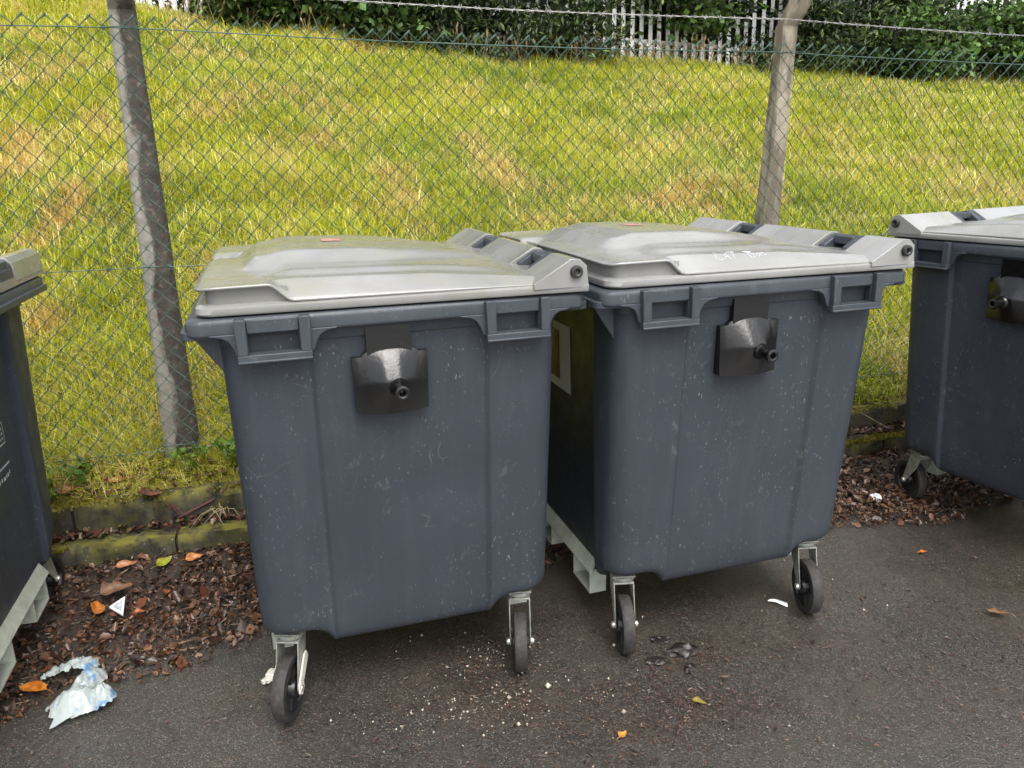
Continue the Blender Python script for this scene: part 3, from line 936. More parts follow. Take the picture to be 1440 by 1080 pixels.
def lid_objs(root):
    mb = MB()
    nx, ny = 84, 110
    us = np.concatenate([np.linspace(0, .06, 6), np.linspace(.07, 1, nx - 6)])
    vs = np.sin(np.linspace(-1, 1, ny) * math.pi / 2 * .86) / math.sin(math.pi / 2 * .86)
    X = LX0 + us * (LX1 - LX0)
    V, n = [], ny
    for i, x in enumerate(X):
        ye = lid_ye(x)
        # rounded front corners of the brim
        cut = 0.0
        dx = x - LX0
        if dx < .045: cut = .045 - math.sqrt(max(0, .045 ** 2 - (.045 - dx) ** 2))
        for v in vs:
            y = v * (ye - cut)
            V.append((x, y, ZR + float(lid_h(x, y))))
    F = [(i * n + j, (i + 1) * n + j, (i + 1) * n + j + 1, i * n + j + 1) for i in range(len(X) - 1) for j in range(n - 1)]
    lid = mb.add(V, F).build('lid', M_LID, root, smooth=50)
    so = lid.modifiers.new('thickness', 'SOLIDIFY'); so.thickness = .007; so.offset = -1
    # flange that closes on the rim, and the wall under the brim
    fl = MB()
    def outline(ins, z):
        P = []
        a, b = lid_ye(LX0) - ins, lid_ye(LX1) + .004 - ins
        r = .045
        for i in range(7):
            t = rad(180 + 90 * i / 6); P.append((LX0 + ins + r + r * math.cos(t), -a + r + r * math.sin(t), z))
        P += [(.51, -b, z), (.533, -b - .004, z), (.533, b + .004, z), (.51, b, z)]
        for i in range(7):
            t = rad(90 + 90 * i / 6); P.append((LX0 + ins + r + r * math.cos(t), a - r + r * math.sin(t), z))
        return P
    fl.loft([outline(.012, ZR + .004), outline(-.001, ZR + .005), outline(-.004, ZR + .010), outline(-.002, ZR + .024), outline(.006, ZR + .031), outline(.03, ZR + .032)])
    fl.build('lid_flange', M_LID, root, smooth=40)
    wl_ = MB()
    W = []
    a = .555
    path = [(-.278, -.566), (-.32, -.561), (-.45, -.552)] + [(-.45 + .032 * math.cos(rad(t)), -.520 + .032 * math.sin(rad(t))) for t in (250, 220, 195)] + [(-.482, 0), (-.482, .52), (-.45, .552), (-.32, .561), (-.278, .566)]
    for off in (0, .006):
        pass
    inner = [(x + (.006 if x < -.47 else 0), y * .988) for x, y in path]
    loop = path + inner[::-1]
    wl_.prism(loop, ZR + .025, ZR + .070, 'z')
    wl_.build('brim_wall', M_LID, root, smooth=40)
    for y0, y1 in ((-.612, -.447), (-.278, .113), (.287, .612)):
        kb = MB().prism([(.372, ZR + .034), (.482, ZR + .098), (.508, ZR + .096), (.528, ZR + .078), (.535, ZR + .018), (.372, ZR + .018)], y0, y1)
        kb.build('hinge_knuckle', M_LID, root, smooth=15, bevel=.0015)
    for e in (-1, 1):
        Mx = Matrix.Translation((.496, e * .611, ZR + .062)) @ Matrix.Rotation(e * rad(-90), 4, 'X')
        MB().lathe([(.005, .001), (.0065, -.008), (.0065, .010), (.011, .014), (.0165, .013), (.018, .009), (.018, -.002)], 20, Mx @ Matrix.Rotation(math.pi, 4, 'X') if False else Mx, cap=True).build('hinge_pin', M_RUBBER, root, smooth=40)
def trunnion(root, e):
    """black cover plate with its round lifting pin on an end face"""
    cx = -.03
    y0 = .548
    nx, nz = 33, 27
    V = []
    for k in range(nz):
        t = k / (nz - 1)
        for i in range(nx):
            u = -1 + 2 * i / (nx - 1)
            x = cx + u * (.103 - .004 * t)
            arch = math.sqrt(max(0, 1 - (u / .74) ** 2))
            ztop = ZR - .133 + .021 * arch + .003 * u
            zbot = ZR - .297 + .004 * u * u
            z = ztop + (zbot - ztop) * t
            bulge = .25 * float(sstep(1.02, .15, abs(u))) + .75 * min(1.0, max(0.0, (1 - abs(u)) / .80)) ** .85
            ramp = min(1.0, t / .48) ** .85
            down = 1 - .70 * max(0, (t - .46) / .54)
            y = y0 + .024 + .055 * bulge * ramp * down
            V.append((x, e * y, z))
    F = [(k * nx + i, k * nx + i + 1, (k + 1) * nx + i + 1, (k + 1) * nx + i) for k in range(nz - 1) for i in range(nx - 1)]
    # close the edges back to the wall
    border = [i for i in range(nx)] + [k * nx + nx - 1 for k in range(1, nz)] + [(nz - 1) * nx + i for i in range(nx - 2, -1, -1)] + [k * nx for k in range(nz - 2, 0, -1)]
    b0 = len(V)
    for i in border:
        x, y, z = V[i]; V.append((x, e * (y0 - .02), z))
    m = len(border)
    F += [(border[i], border[(i + 1) % m], b0 + (i + 1) % m, b0 + i) for i in range(m)]
    plate = MB().add(V, F)
    plate.box(cx - .062, cx + .060, min(e * .54, e * .577), max(e * .54, e * .577), ZR - .16, ZR - .046)
    o = plate.build('trunnion_plate', M_BLACK, root, smooth=38)
    zc = ZR - .215
    Mx = Matrix.Translation((cx + .012, e * (y0 + .068), zc)) @ Matrix.Rotation(e * rad(-90), 4, 'X')
    MB().lathe([(.026, -.02), (.026, .004), (.0245, .010), (.0215, .014), (.0185, .020), (.0175, .048), (.0195, .052), (.0205, .060), (.0195, .066), (.014, .068), (.0095, .066), (.008, .054), (.004, .050)], 24, Mx).build('lifting_pin', M_BLACK, o, smooth=40)
    return o
def caster(root, x, y, brake=False):
    """swivel caster; its local +X is the way the wheel trails"""
    z0 = .264
    mb = MB()
    mb.box(-.052, .040, -.040, .040, z0 - .003, z0 + .003)
    mb.lathe([(.038, z0 - .022), (.042, z0 - .016), (.042, z0 - .005)], 20)
    mb.box(-.032, .040, -.0355, .0355, z0 - .028, z0 - .022)
    tr = .066
    for q in (-1, 1):
        leg = [(-.030, z0 - .024), (.040, z0 - .024), (.046, z0 - .05), (tr + .013, .106), (tr + .010, .091), (tr, .086), (tr - .010, .091), (tr - .015, .105), (-.016, z0 - .07)]
        mb.prism(leg, q * .0315, q * .0355)
    # bolts of the top plate
    for a in (-.040, .030):
        for b in (-.030, .030):
            mb.lathe([(.007, z0 - .011), (.007, z0 - .005)], 6, Matrix.Translation((a, b, 0)))
    f = mb.build('caster', M_GALV, root, smooth=30, bevel=.0015, loc=(x, y, 0))
    R90 = Matrix.Translation((tr, 0, .1)) @ Matrix.Rotation(rad(90), 4, 'X')
    MB().lathe([(.078, -.0205), (.090, -.0215), (.0965, -.018), (.099, -.013), (.099, .013), (.0965, .018), (.090, .0215), (.078, .0205), (.074, .014), (.074, -.014)], 48, R90, cap=False)
    ty = MB(); ty.lathe([(.0755, -.0195), (.080, -.0215), (.090, -.0218), (.0955, -.0195), (.0985, -.0145), (.0985, .0145), (.0955, .0195), (.090, .0218), (.080, .0215), (.0755, .0195)], 48, R90, cap=False)
    t_o = ty.build('tyre', M_RUBBER, f, smooth=35)
    t_o.data.materials.append(M_TREAD)
    ctr = Vector((tr, 0, .1))
    for pg in t_o.data.polygons:
        dd = pg.center - ctr
        if abs(dd.y) < .0185 and math.hypot(dd.x, dd.z) > .094: pg.material_index = 1
    hb = MB()
    hb.lathe([(.0765, -.019), (.0765, .019), (.068, .020), (.064, .012), (.030, .008), (.024, .026), (.010, .028), (.010, -.028), (.024, -.026), (.030, -.008), (.064, -.012), (.068, -.020), (.0765, -.019)], 40, R90, cap=False)
    for k in range(6):
        A = R90 @ Matrix.Rotation(rad(60 * k), 4, 'Z')
        hb.box(.022, .068, -.004, .004, -.017, .017, A)
    hb.build('wheel_hub', M_HUB, f, smooth=30)
    for q in (-1, 1):
        bt = MB()
        A = Matrix.Translation((tr, q * .0355, .1)) @ Matrix.Rotation(rad(-90 * q), 4, 'X')
        bt.lathe([(.011, 0), (.0115, .006), (.009, .010), (.003, .0115)], 12, A)
        bt.build('axle_bolt', M_BOLT, f, smooth=40)
    return f
def rails(root):
    for q in (-1, 1):
        mb = MB()
        sheet = [(q * .36, .262), (q * .415, .262), (q * .446, .213), (q * .440, .202), (q * .436, .204), (q * .439, .212), (q * .412, .257), (q * .36, .257)]
        mb.prism(sheet, -.30, .30)
        o = mb.build('base_rail', M_PALE, root, smooth=20)
        for y in (-.20, .20):
            a, b = (q * .372, q * .436)
            x0, x1 = min(a, b), max(a, b)
            ft = MB()
            t = .006
            ft.box(x0, x1, y - .08, y - .08 + t, .122, .204)
            ft.box(x0, x1, y + .08 - t, y + .08, .122, .204)
            ft.box(x0, x1, y - .08, y + .08, .122 - t, .1215)
            ft.box(x0, x1, y - .08, y + .08, .2045, .210)
            ft.build('fork_pocket', M_PALE, o, smooth=20)

def make_bin():
    root = empty('wheeled_bin')
    body_mesh().build('body', M_BODY, root, smooth=42)
    rim_mesh().build('rim', M_RIM, root, smooth=32, bevel=.003)
    for e in (-1, 1):
        for cx in (-.325, .325):
            handle_mesh(cx, e).build('handle', M_RIM, root, smooth=30, bevel=.0025)
    lid_objs(root)
    for e in (-1, 1): trunnion(root, e)
    rails(root)
    for x, y in ((-.372, -.412), (.368, -.412), (-.370, .41), (.370, .41)): caster(root, x, y)
    return root
CA = (272.7, 253.1, 243.5, 229.7)      # the way to the camera's standpoint from the four nearest casters
STY = -.085
BINS = [   # x, y, yaw, label, trail directions (degrees in bin space) of the four casters
 (-.465, 2.603, 16.74, 'grey wheeled bin left of centre, with olive-tinted lid and a braked left wheel', (CA[0] - 24, CA[1] + 1, 100, 60)),
 (.599, 2.899, 16.97, 'grey wheeled bin with white handwriting on its pale lid', (CA[2] + 12, CA[3] + 26, 80, 120)),
 (-2.077, 2.171, 16.15, 'dark grey wheeled bin cut off by the left edge, white print on its side', (200, 250, 75, 80)),
 (2.477, 3.29, 180 - 63.6, 'dark grey wheeled bin cut off by the right edge, lid hinge at its left', (20, 120, 200, 342)),
]
roots = []
for i, (x, y, a, lab, tr) in enumerate(BINS):
    b = make_bin() if i == 0 else copy_tree(roots[0])
    b.location = (x, y, 0)
    b.rotation_euler = (0, 0, rad(a))
    tag(b, lab, 'bin', 'grey wheeled bins lined up along the kerb')
    for c, t in zip(kids(b, 'caster'), tr): c.rotation_euler = (0, 0, rad(t))
    roots.append(b)

# the two right-hand bins have paler, less olive lids
for b in (roots[1], roots[3]):
    for o in kids(b):
        if o.type == 'MESH' and o.data.materials[0] == M_LID:
            o.material_slots[0].link = 'OBJECT'
            o.material_slots[0].material = M_LID2

# brake on the nearest caster of the first bin: side levers and a pedal
def brake(c):
    tr = .066
    for q in (-1, 1):
        mb = MB()
        P = [(.00, .190), (.02, .188), (tr + .018, .120), (tr + .020, .092), (tr, .076), (tr - .020, .090), (tr - .022, .112), (-.012, .165)]
        mb.prism([(x, z) for x, z in P], q * .0368, q * .0435)
        mb.build('brake_arm', M_CREAM, c, smooth=30, bevel=.003)
    mb = MB()
    pedal = [(tr + .045, .122), (tr + .060, .118), (tr + .075, .078), (tr + .062, .074)]
    mb.prism([(.010, .128), (.048, .132), (.052, .108), (.006, .100)], -.078, -.0435)
    return mb.build('brake_lever', M_CREAM, c, smooth=30, bevel=.003)
brake(kids(roots[0], 'caster')[0])

# stickers, prints and handwriting
def decal(name, root, quads, mat, label=None, thick=.0012):
    mb = MB()
    for q in quads: mb.add([q[0], q[1], q[2], q[3]], [(0, 1, 2, 3)])
    o = mb.build(name, mat, root, smooth=0)
    if label: o['label'] = label
    return o
def side_sheet(root, name, mat, sx, ya, yb, za, zb, off):
    """a sheet stuck on the recessed long face, following its draft"""
    def X(z): return sx * (.452 + .012 * (z - .28) / .94 - .030 + off)
    return MB().add([(X(za), ya, za), (X(za), yb, za), (X(zb), yb, zb), (X(zb), ya, zb)], [(0, 1, 2, 3)]).build(name, mat, root, smooth=0)
w = side_sheet(roots[1], 'white_notice', M_WHITE, -1, STY, STY + .30, .815, 1.065, .0015)
w2 = side_sheet(roots[1], 'red_print', M_RED, -1, STY + .105, STY + .26, .85, 1.035, .0028)
w2.parent = w
# printed panel on the left bin's hinge side
pm = MB()
def strip(y0, y1, z0, z1):
    X = lambda z: (.452 + .012 * (z - .28) / .94 - .030 + .0015)
    pm.add([(X(z0), y0, z0), (X(z0), y1, z0), (X(z1), y1, z1), (X(z1), y0, z1)], [(0, 1, 2, 3)])
strip(-.25, .20, .832, .836); strip(-.25, .20, .762, .767); strip(.196, .20, .766, .832)
for row, z in enumerate((.816, .799, .782)):
    y = .185
    while y > -.22:
        l = random.uniform(.006, .012); strip(y - l, y, z - .004, z + .004); y -= l + random.uniform(.003, .009)
strip(-.20, .20, .690, .697)
y = .19
while y > -.20:
    l = random.uniform(.008, .02); zz = .66 + random.uniform(-.006, .006); strip(y - l, y, zz - .007, zz + .006); y -= l + random.uniform(.004, .012)
pm.build('label_print', M_PRINT, roots[2], smooth=0)['label'] = 'worn white printed label lines'
# red stickers on the two lids
def lid_patch(root, name, mat, x0, x1, y0, y1, label=None, lift=.0015):
    n = 8
    xs, ys = np.linspace(x0, x1, n), np.linspace(y0, y1, n)
    V = [(x, y, ZR + float(lid_h(x, y)) + lift) for x in xs for y in ys]
    F = [(i * n + j, (i + 1) * n + j, (i + 1) * n + j + 1, i * n + j + 1) for i in range(n - 1) for j in range(n - 1)]
    o = MB().add(V, F).build(name, mat, root, smooth=60)
    return o
lid_patch(roots[0], 'red_sticker', M_PINK, -.15, -.09, -.02, .07)
lid_patch(roots[1], 'red_sticker', M_PINK, -.17, -.11, .00, .09)
# white marker handwriting on the second bin's lid shoulder
def handwriting(root):
    mb = MB()
    S = [  # strokes in a unit cell: x along the lid, y up
        [(0.25, 1.0), (.12, .5), (.0, .05), (.3, .0), (.6, .08)],
        [(.78, .05), (.80, .5), (.95, .55), (1.05, .05), (1.15, .1)], [(.82, .25), (1.0, .25)],
        [(1.2, .95), (1.55, 1.0), (1.85, .98)], [(1.52, 1.0), (1.48, .5), (1.42, .0)],
        [(2.55, .95), (2.62, .5), (2.7, .02)], [(2.5, .95), (2.95, .98), (3.02, .75), (2.62, .52), (3.05, .4), (2.98, .08), (2.66, .02)],
        [(3.3, .45), (3.2, .25), (3.35, .1), (3.5, .28), (3.36, .46)], [(3.55, .45), (3.6, .15)], [(3.62, .4), (3.75, .5), (3.85, .2), (4.0, .28)],
    ]
    x0, w = -.145, .045
    for st in S:
        path = []
        for a, b in zip(st[:-1], st[1:]):
            for t in np.linspace(0, 1, 5)[:-1]: path.append((a[0] + (b[0] - a[0]) * t, a[1] + (b[1] - a[1]) * t))
        path.append(st[-1])
        P = []
        for u, v in path:
            x = x0 + u * w; y = -.552 + v * .042
            P.append((x, y, ZR + float(lid_h(x, y)) + .0008))
        mb.tube(P, .0014, 4)
    o = mb.build('handwriting', M_INK, root, smooth=50)
    o['label'] = 'white marker handwriting'
handwriting(roots[1])
# ------------------------------------------------------------------ litter and small things
def leaf_bits(P, size, cols, seed, flat=.5, aspect=(.35, .8)):
    """curled leaf flakes: a folded, bent six-point leaf each"""
    r = np.random.default_rng(seed); n = len(P)
    az = r.uniform(0, 6.283, n); pitch = r.normal(0, flat, n); roll = r.normal(0, flat, n)
    d = np.stack([np.cos(az) * np.cos(pitch), np.sin(az) * np.cos(pitch), np.sin(pitch)], -1)
    a = np.stack([-np.sin(az), np.cos(az), np.zeros(n)], -1)
    nn = np.cross(d, a)
    a = a * np.cos(roll)[:, None] + nn * np.sin(roll)[:, None]; nn = np.cross(d, a)
    L = (size * r.uniform(.5, 1.5, n))[:, None]; W = L * r.uniform(*aspect, n)[:, None]
    cu = r.uniform(-.3, .45, n)[:, None]
    b = P - d * L * .5 + nn * L * cu * .3
    t = P + d * L * .5 + nn * L * cu * .4
    l1 = P - d * L * .12 - a * W * .5 + nn * W * .25; r1 = P - d * L * .12 + a * W * .5 + nn * W * .3
    l2 = P + d * L * .25 - a * W * .33 + nn * W * .2; r2 = P + d * L * .25 + a * W * .33 + nn * W * .25
    V = np.stack([b, l1, l2, t, r2, r1], 1).reshape(-1, 3)
    I = np.arange(n)[:, None] * 6
    Q = np.concatenate([I + np.array([[0, 5, 4, 3]]), I + np.array([[0, 3, 2, 1]])])
    c = cols[r.integers(0, len(cols), n)] * r.uniform(.6, 1.35, n)[:, None]
    return V, Q, np.repeat(c, 6, 0)
BROWNS = np.array([(.060, .034, .022), (.085, .050, .030), (.040, .024, .018), (.115, .070, .042), (.15, .095, .06), (.028, .018, .014), (.10, .045, .028)])
def litter_edge(s):
    """how far the drift of leaves reaches out from the kerb"""
    return np.interp(s, [-4, -2.0, -1.5, -.9, -.2, 0.6, 1.6, 2.6, 3.0, 3.8, 6], [1.2, 1.2, 1.05, .80, .62, .5, .55, .62, .66, .50, .4])
def leaf_litter():
    r = np.random.default_rng(21)
    n = 85000
    s = r.uniform(-3.2, 5.2, n); e = litter_edge(s) + (fbm(s, s * 0, 3, 3, 2) - .5) * .25
    q = r.uniform(0, 1, n) ** 1.15
    c = 3.31 - q * e * 1.08
    dens = np.clip(1.25 - (3.31 - c) / e, 0, 1) + .08
    keep = r.uniform(0, 1, n) < np.clip(dens * 1.6, 0, 1) * (.35 + .9 * fbm(s, c, 4, 3, 3))
    s, c = s[keep], c[keep]; n = len(s)
    pile = .055 * np.clip(1 - (3.31 - c) / .75, 0, 1)
    z = r.uniform(0, 1, n) ** .8 * pile + .006
    P = np.stack([s * EX + c * NX, s * EY + c * NY, z], -1)
    V, Q, C = leaf_bits(P, np.where(r.uniform(0, 1, n) < .05, .038, r.gamma(2.2, .0052, n) + .003), BROWNS * np.array([1.18, .97, .82]), 22, .55)
    # twigs and leaf stalks
    m = 9000
    s2 = r.uniform(-3.2, 5, m); c2 = 3.30 - r.uniform(0, 1, m) ** 1.2 * litter_edge(s2)
    P2 = np.stack([s2 * EX + c2 * NX, s2 * EY + c2 * NY, r.uniform(.006, .05, m) * np.clip(1 - (3.3 - c2) / .8, .15, 1)], -1)
    V2, Q2, C2 = leaf_bits(P2, np.repeat(.04, len(P2)), np.array([(.11, .075, .045), (.06, .035, .022), (.17, .12, .07)]), 23, .2, (.05, .09))
    V = np.concatenate([V, V2]); Q = np.concatenate([Q, Q2 + len(V) - len(V2)]); C = np.concatenate([C, C2])
    o = np_mesh('leaf_litter', V, [Q], M_LITTER, C)
    tag(o, 'drift of wet brown leaf litter along the foot of the kerb', 'leaf litter', kind='stuff')
    # the mould the leaves lie in: a low mound
    S = np.linspace(-3.4, 5.4, 221); K = np.linspace(0, 1, 16)
    V = []
    for k in K:
        for a in S:
            e = float(litter_edge(a)) * (.80 + .35 * float(fbm(np.array(a), np.array(0.0), 2.2, 3, 5)))
            c = 3.315 - k * e
            z = .045 * max(0, 1 - k * 1.25) - .012 * k + .010 * mnoise.noise((a * 7, c * 7, 0)) + .006 * mnoise.noise((a * 21, c * 21, 3))
            V.append(sc(a, c, z if k < 1 else -.03))
    n = len(S)
    F = [(j * n + i, j * n + i + 1, (j + 1) * n + i + 1, (j + 1) * n + i) for j in range(len(K) - 1) for i in range(n - 1)]
    o = MB().add(V, F).build('leaf_mould', M_MULCH, smooth=60)
    tag(o, 'dark rotted leaf mould under the drift of leaves', 'leaf litter', kind='stuff')
leaf_litter()
def kerb_litter():
    # leaves and moss lodged on the two kerb steps
    r = np.random.default_rng(31)
    n = 9000
    s = r.uniform(-3.2, 4.6, n); up = r.uniform(0, 1, n) < .5
    c = np.where(up, r.uniform(3.50, 3.70, n), r.uniform(3.385, 3.47, n)); z = np.where(up, np.maximum(.262, terrain_z(s, c)), .128) + r.uniform(0, .025, n)
    keep = r.uniform(0, 1, n) < fbm(s, c, 3, 3, 6) * 1.1
    s, c, z = s[keep], c[keep], z[keep]
    V, Q, C = leaf_bits(np.stack([s * EX + c * NX, s * EY + c * NY, z], -1), .030, np.array([(.09, .04, .025), (.13, .075, .045), (.05, .03, .02), (.16, .11, .06), (.11, .03, .022)]), 32, .5)
    o = np_mesh('kerb_leaves', V, [Q], M_LITTER, C)
    tag(o, 'brown and reddish leaf scraps lodged on the kerb steps', 'leaf litter', kind='stuff')
    n = 60000
    s = r.uniform(-3.2, 4.6, n); lo = r.uniform(0, 1, n) < .55
    c = np.where(lo, r.normal(3.345, .028, n), r.normal(3.52, .045, n)); z = np.where(lo, .122, .258)
    k = fbm(s, np.where(lo, 0.0, 5.0), 2.3, 3, 12)
    keep = (k > .44) & (c > 3.306)
    s, c, z, k = s[keep], c[keep], z[keep], k[keep]; n = len(s)
    z = z + r.uniform(0, .022, n) * np.clip((k - .48) * 6, .2, 1)
    P = np.stack([s * EX + c * NX, s * EY + c * NY, z], -1)
    V, Q, C = leaf_bits(P, np.full(n, .011), np.array([(.20, .18, .018), (.27, .225, .022), (.14, .14, .018), (.22, .16, .025)]), 33, .9)
    o = np_mesh('kerb_moss', V, [Q], M_GRASS, C)
    tag(o, 'yellow-green moss cushions on the kerb edges', 'moss', kind='stuff')
kerb_litter()
def yard_debris():
    r = np.random.default_rng(41)
    # smears of conifer needles and leaf crumbs on the asphalt
    spots = [(-.15, 2.28, .16, 420), (-.02, 2.10, .16, 500), (-.30, 1.97, .22, 420), (.42, 2.02, .16, 700), (.25, 1.90, .2, 600), (.62, 2.28, .10, 260), (.80, 2.60, .2, 380), (1.05, 2.25, .2, 420), (1.35, 2.60, .22, 300),
             (1.75, 2.25, .25, 380), (1.45, 2.05, .16, 200), (-.85, 2.10, .14, 160), (-1.2, 1.9, .2, 160), (1.0, 1.95, .25, 200), (.1, 2.45, .25, 320), (1.7, 2.95, .2, 200), (.62, 2.05, .10, 260)]
    P, Z = [], []
    for x, y, sd_, n in spots:
        n = int(n * 4.0); p = r.normal(size=(n, 2)) * np.array([sd_, sd_ * .55]) * 1.0 + np.array([x, y]); P.append(p)
    p = r.uniform(0, 1, (2600, 2)) * np.array([5.2, 2.6]) + np.array([-2.4, 1.3]); P.append(p)
    P = np.concatenate(P); n = len(P)
    P3 = np.column_stack([P, r.uniform(.003, .007, n)])
    V, Q, C = leaf_bits(P3, np.where(r.uniform(0, 1, n) < .03, .014, r.gamma(2.5, .0019, n) + .001), np.array([(.085, .042, .030), (.06, .034, .026), (.10, .058, .040), (.035, .022, .018), (.13, .09, .06)]), 42, .15, (.10, .45))
    o = np_mesh('yard_debris', V, [Q], M_LITTER, C)
    tag(o, 'smears of brown needles and leaf crumbs on the wet asphalt', 'debris', kind='stuff')
    # pale crumbs spilled in front of the olive-lidded bin
    pts = []
    for x, y, sx, sy, n in ((-.20, 2.02, .13, .06, 85), (-.10, 2.33, .05, .03, 45), (-.07, 2.16, .10, .08, 55), (-.05, 2.25, .4, .25, 60), (.6, 2.2, 1.0, .4, 60)):
        pts.append(r.normal(size=(n, 2)) * np.array([sx, sy]) + np.array([x, y]))
    pts = np.concatenate(pts); n = len(pts)
    R = r.gamma(2.5, .0009, n) + .0012
    V, F, C = [], [], []
    base = np.array([(1, 0, 0), (-1, 0, 0), (0, 1, 0), (0, -1, 0), (0, 0, 1), (0, 0, -1)], float)
    tri = np.array([(0, 2, 4), (2, 1, 4), (1, 3, 4), (3, 0, 4), (2, 0, 5), (1, 2, 5), (3, 1, 5), (0, 3, 5)])
    for i, (p, q) in enumerate(zip(pts, R)):
        b = base * q * r.uniform(.6, 1.4, (6, 3)); V.append(b + np.array([p[0], p[1], q * .6])); F.append(tri + 6 * i)
        C.append(np.repeat([np.array((.36, .32, .25)) * r.uniform(.5, 1.2)], 6, 0))
    o = np_mesh('pale_crumbs', np.concatenate(V), [np.concatenate(F)], M_CRUMB, np.concatenate(C))
    tag(o, 'scatter of pale crumbs and grit on the asphalt before the bins', 'crumbs', kind='stuff')
yard_debris()

# single fallen leaves
def fallen_leaf(label, x, y, z, L, W, az, col, curl=.35, tilt=(0, 0), lobed=False, group='fallen leaves near the bins'):
    nx, ny = 11, 5
    V, C = [], []
    for i in range(nx):
        t = i / (nx - 1)
        w = math.sin(math.pi * min(1, t ** .8)) ** .8 * (1 - .25 * t)
        if lobed: w *= .55 + .75 * abs(math.sin(t * math.pi * 2.5 + .3))
        for j in range(ny):
            v = -1 + 2 * j / (ny - 1)
            zz = W * .28 * abs(v) ** 1.5 * w * (1 + .3 * math.sin(5 * t + v)) + curl * L * (t - .45) ** 2 + .0015 * math.sin(9 * t + 4 * v)
            V.append(((t - .5) * L, v * w * W * .5, zz))
    F = [(i * ny + j, (i + 1) * ny + j, (i + 1) * ny + j + 1, i * ny + j + 1) for i in range(nx - 1) for j in range(ny - 1)]
    mb = MB().add(V, F)
    mb.tube([(-.5 * L, 0, curl * L * .2), (-.62 * L, .01 * L, curl * L * .22), (-.78 * L, .06 * L, curl * L * .1)], .0009, 4)
    m = NT('leaf_' + name_of(col), .38)
    v = m.coords()
    d = (col[0] * .42, col[1] * .38, col[2] * .5)
    m.color(m.ramp(m.noise(v, 55, 5, .65), [(.34, d), (.6, col)]))
    o = mb.build('fallen_leaf', m.m, smooth=60, loc=(x, y, z))
    so = o.modifiers.new('thickness', 'SOLIDIFY'); so.thickness = .0007
    o.rotation_euler = (tilt[0], tilt[1], az)
    tag(o, label, 'leaf', group)
    return o
_cnt = [0]
def name_of(c): _cnt[0] += 1; return 'tone%d' % _cnt[0]
ORANGE, DULL, GREENY, TAN = (.50, .165, .02), (.30, .10, .03), (.34, .36, .03), (.19, .095, .045)
fallen_leaf('large bright orange leaf lying left of the plastic bag', -1.585, 2.165, .018, .105, .055, 2.95, ORANGE)
fallen_leaf('bright orange leaf standing up beside the triangular white scrap', -1.60, 2.605, .045, .075, .062, 1.9, ORANGE, .2, (.7, -.2))
fallen_leaf('yellow-green leaf curled at the foot of the kerb', -1.475, 2.925, .058, .085, .045, 1.2, GREENY, .5, (.5, 0))
fallen_leaf('orange leaf right of the yellow-green leaf, nearest the olive-lidded bin', -1.36, 2.955, .058, .07, .05, .5, (.52, .20, .04), .5, (.4, 0))
fallen_leaf('small dull orange leaf in the middle of the leaf litter', -1.385, 2.72, .040, .045, .038, 2.1, DULL, .2, (.4, .1))
fallen_leaf('dull orange leaf under the kerb, left of the yellow-green leaf', -1.62, 2.905, .060, .085, .045, .4, (.45, .19, .07), .4, (.3, 0))
fallen_leaf('broad tan lobed leaf above the triangular white scrap', -1.575, 2.72, .050, .12, .085, .6, TAN, .3, (.2, 0), True)
fallen_leaf('small orange-brown leaf right of the triangular white scrap', -1.43, 2.59, .032, .04, .034, .2, DULL, .3, (.2, 0))
fallen_leaf('orange leaf stood on edge on the upper kerb by the damp-stained post', -1.53, 3.42, .325, .075, .05, 1.35, (.50, .19, .06), .3, (.9, -.9))
fallen_leaf('pale orange leaf lying on the upper kerb', -1.77, 3.235, .300, .085, .05, .15, (.46, .22, .07), .9, (.3, 0))
fallen_leaf('small yellow-orange leaf alone on the asphalt at the bottom of the picture', .300, 1.905, .008, .034, .026, .8, (.55, .24, .04), .4)
fallen_leaf('olive and orange leaf on the asphalt near the handwriting bin', .555, 2.04, .008, .045, .028, -.5, (.22, .17, .03), .3)
fallen_leaf('little orange leaf on the asphalt below the right-hand bin', 1.72, 2.945, .008, .035, .02, .2, (.6, .15, .02), .3)
fallen_leaf('tan leaf tuft on the asphalt at the right', 1.74, 2.47, .012, .075, .04, 2.7, (.20, .11, .045), .6, (.2, 0), True)
fallen_leaf('reddish brown leaf hanging over the upper kerb', -1.60, 3.15, .262, .11, .075, 1.0, (.15, .06, .045), .7, (.3, .35), True)
fallen_leaf('rust-coloured leaf on the upper kerb near the left bin', -1.95, 3.14, .300, .09, .06, .7, (.25, .085, .035), .6, (.4, 0), True)

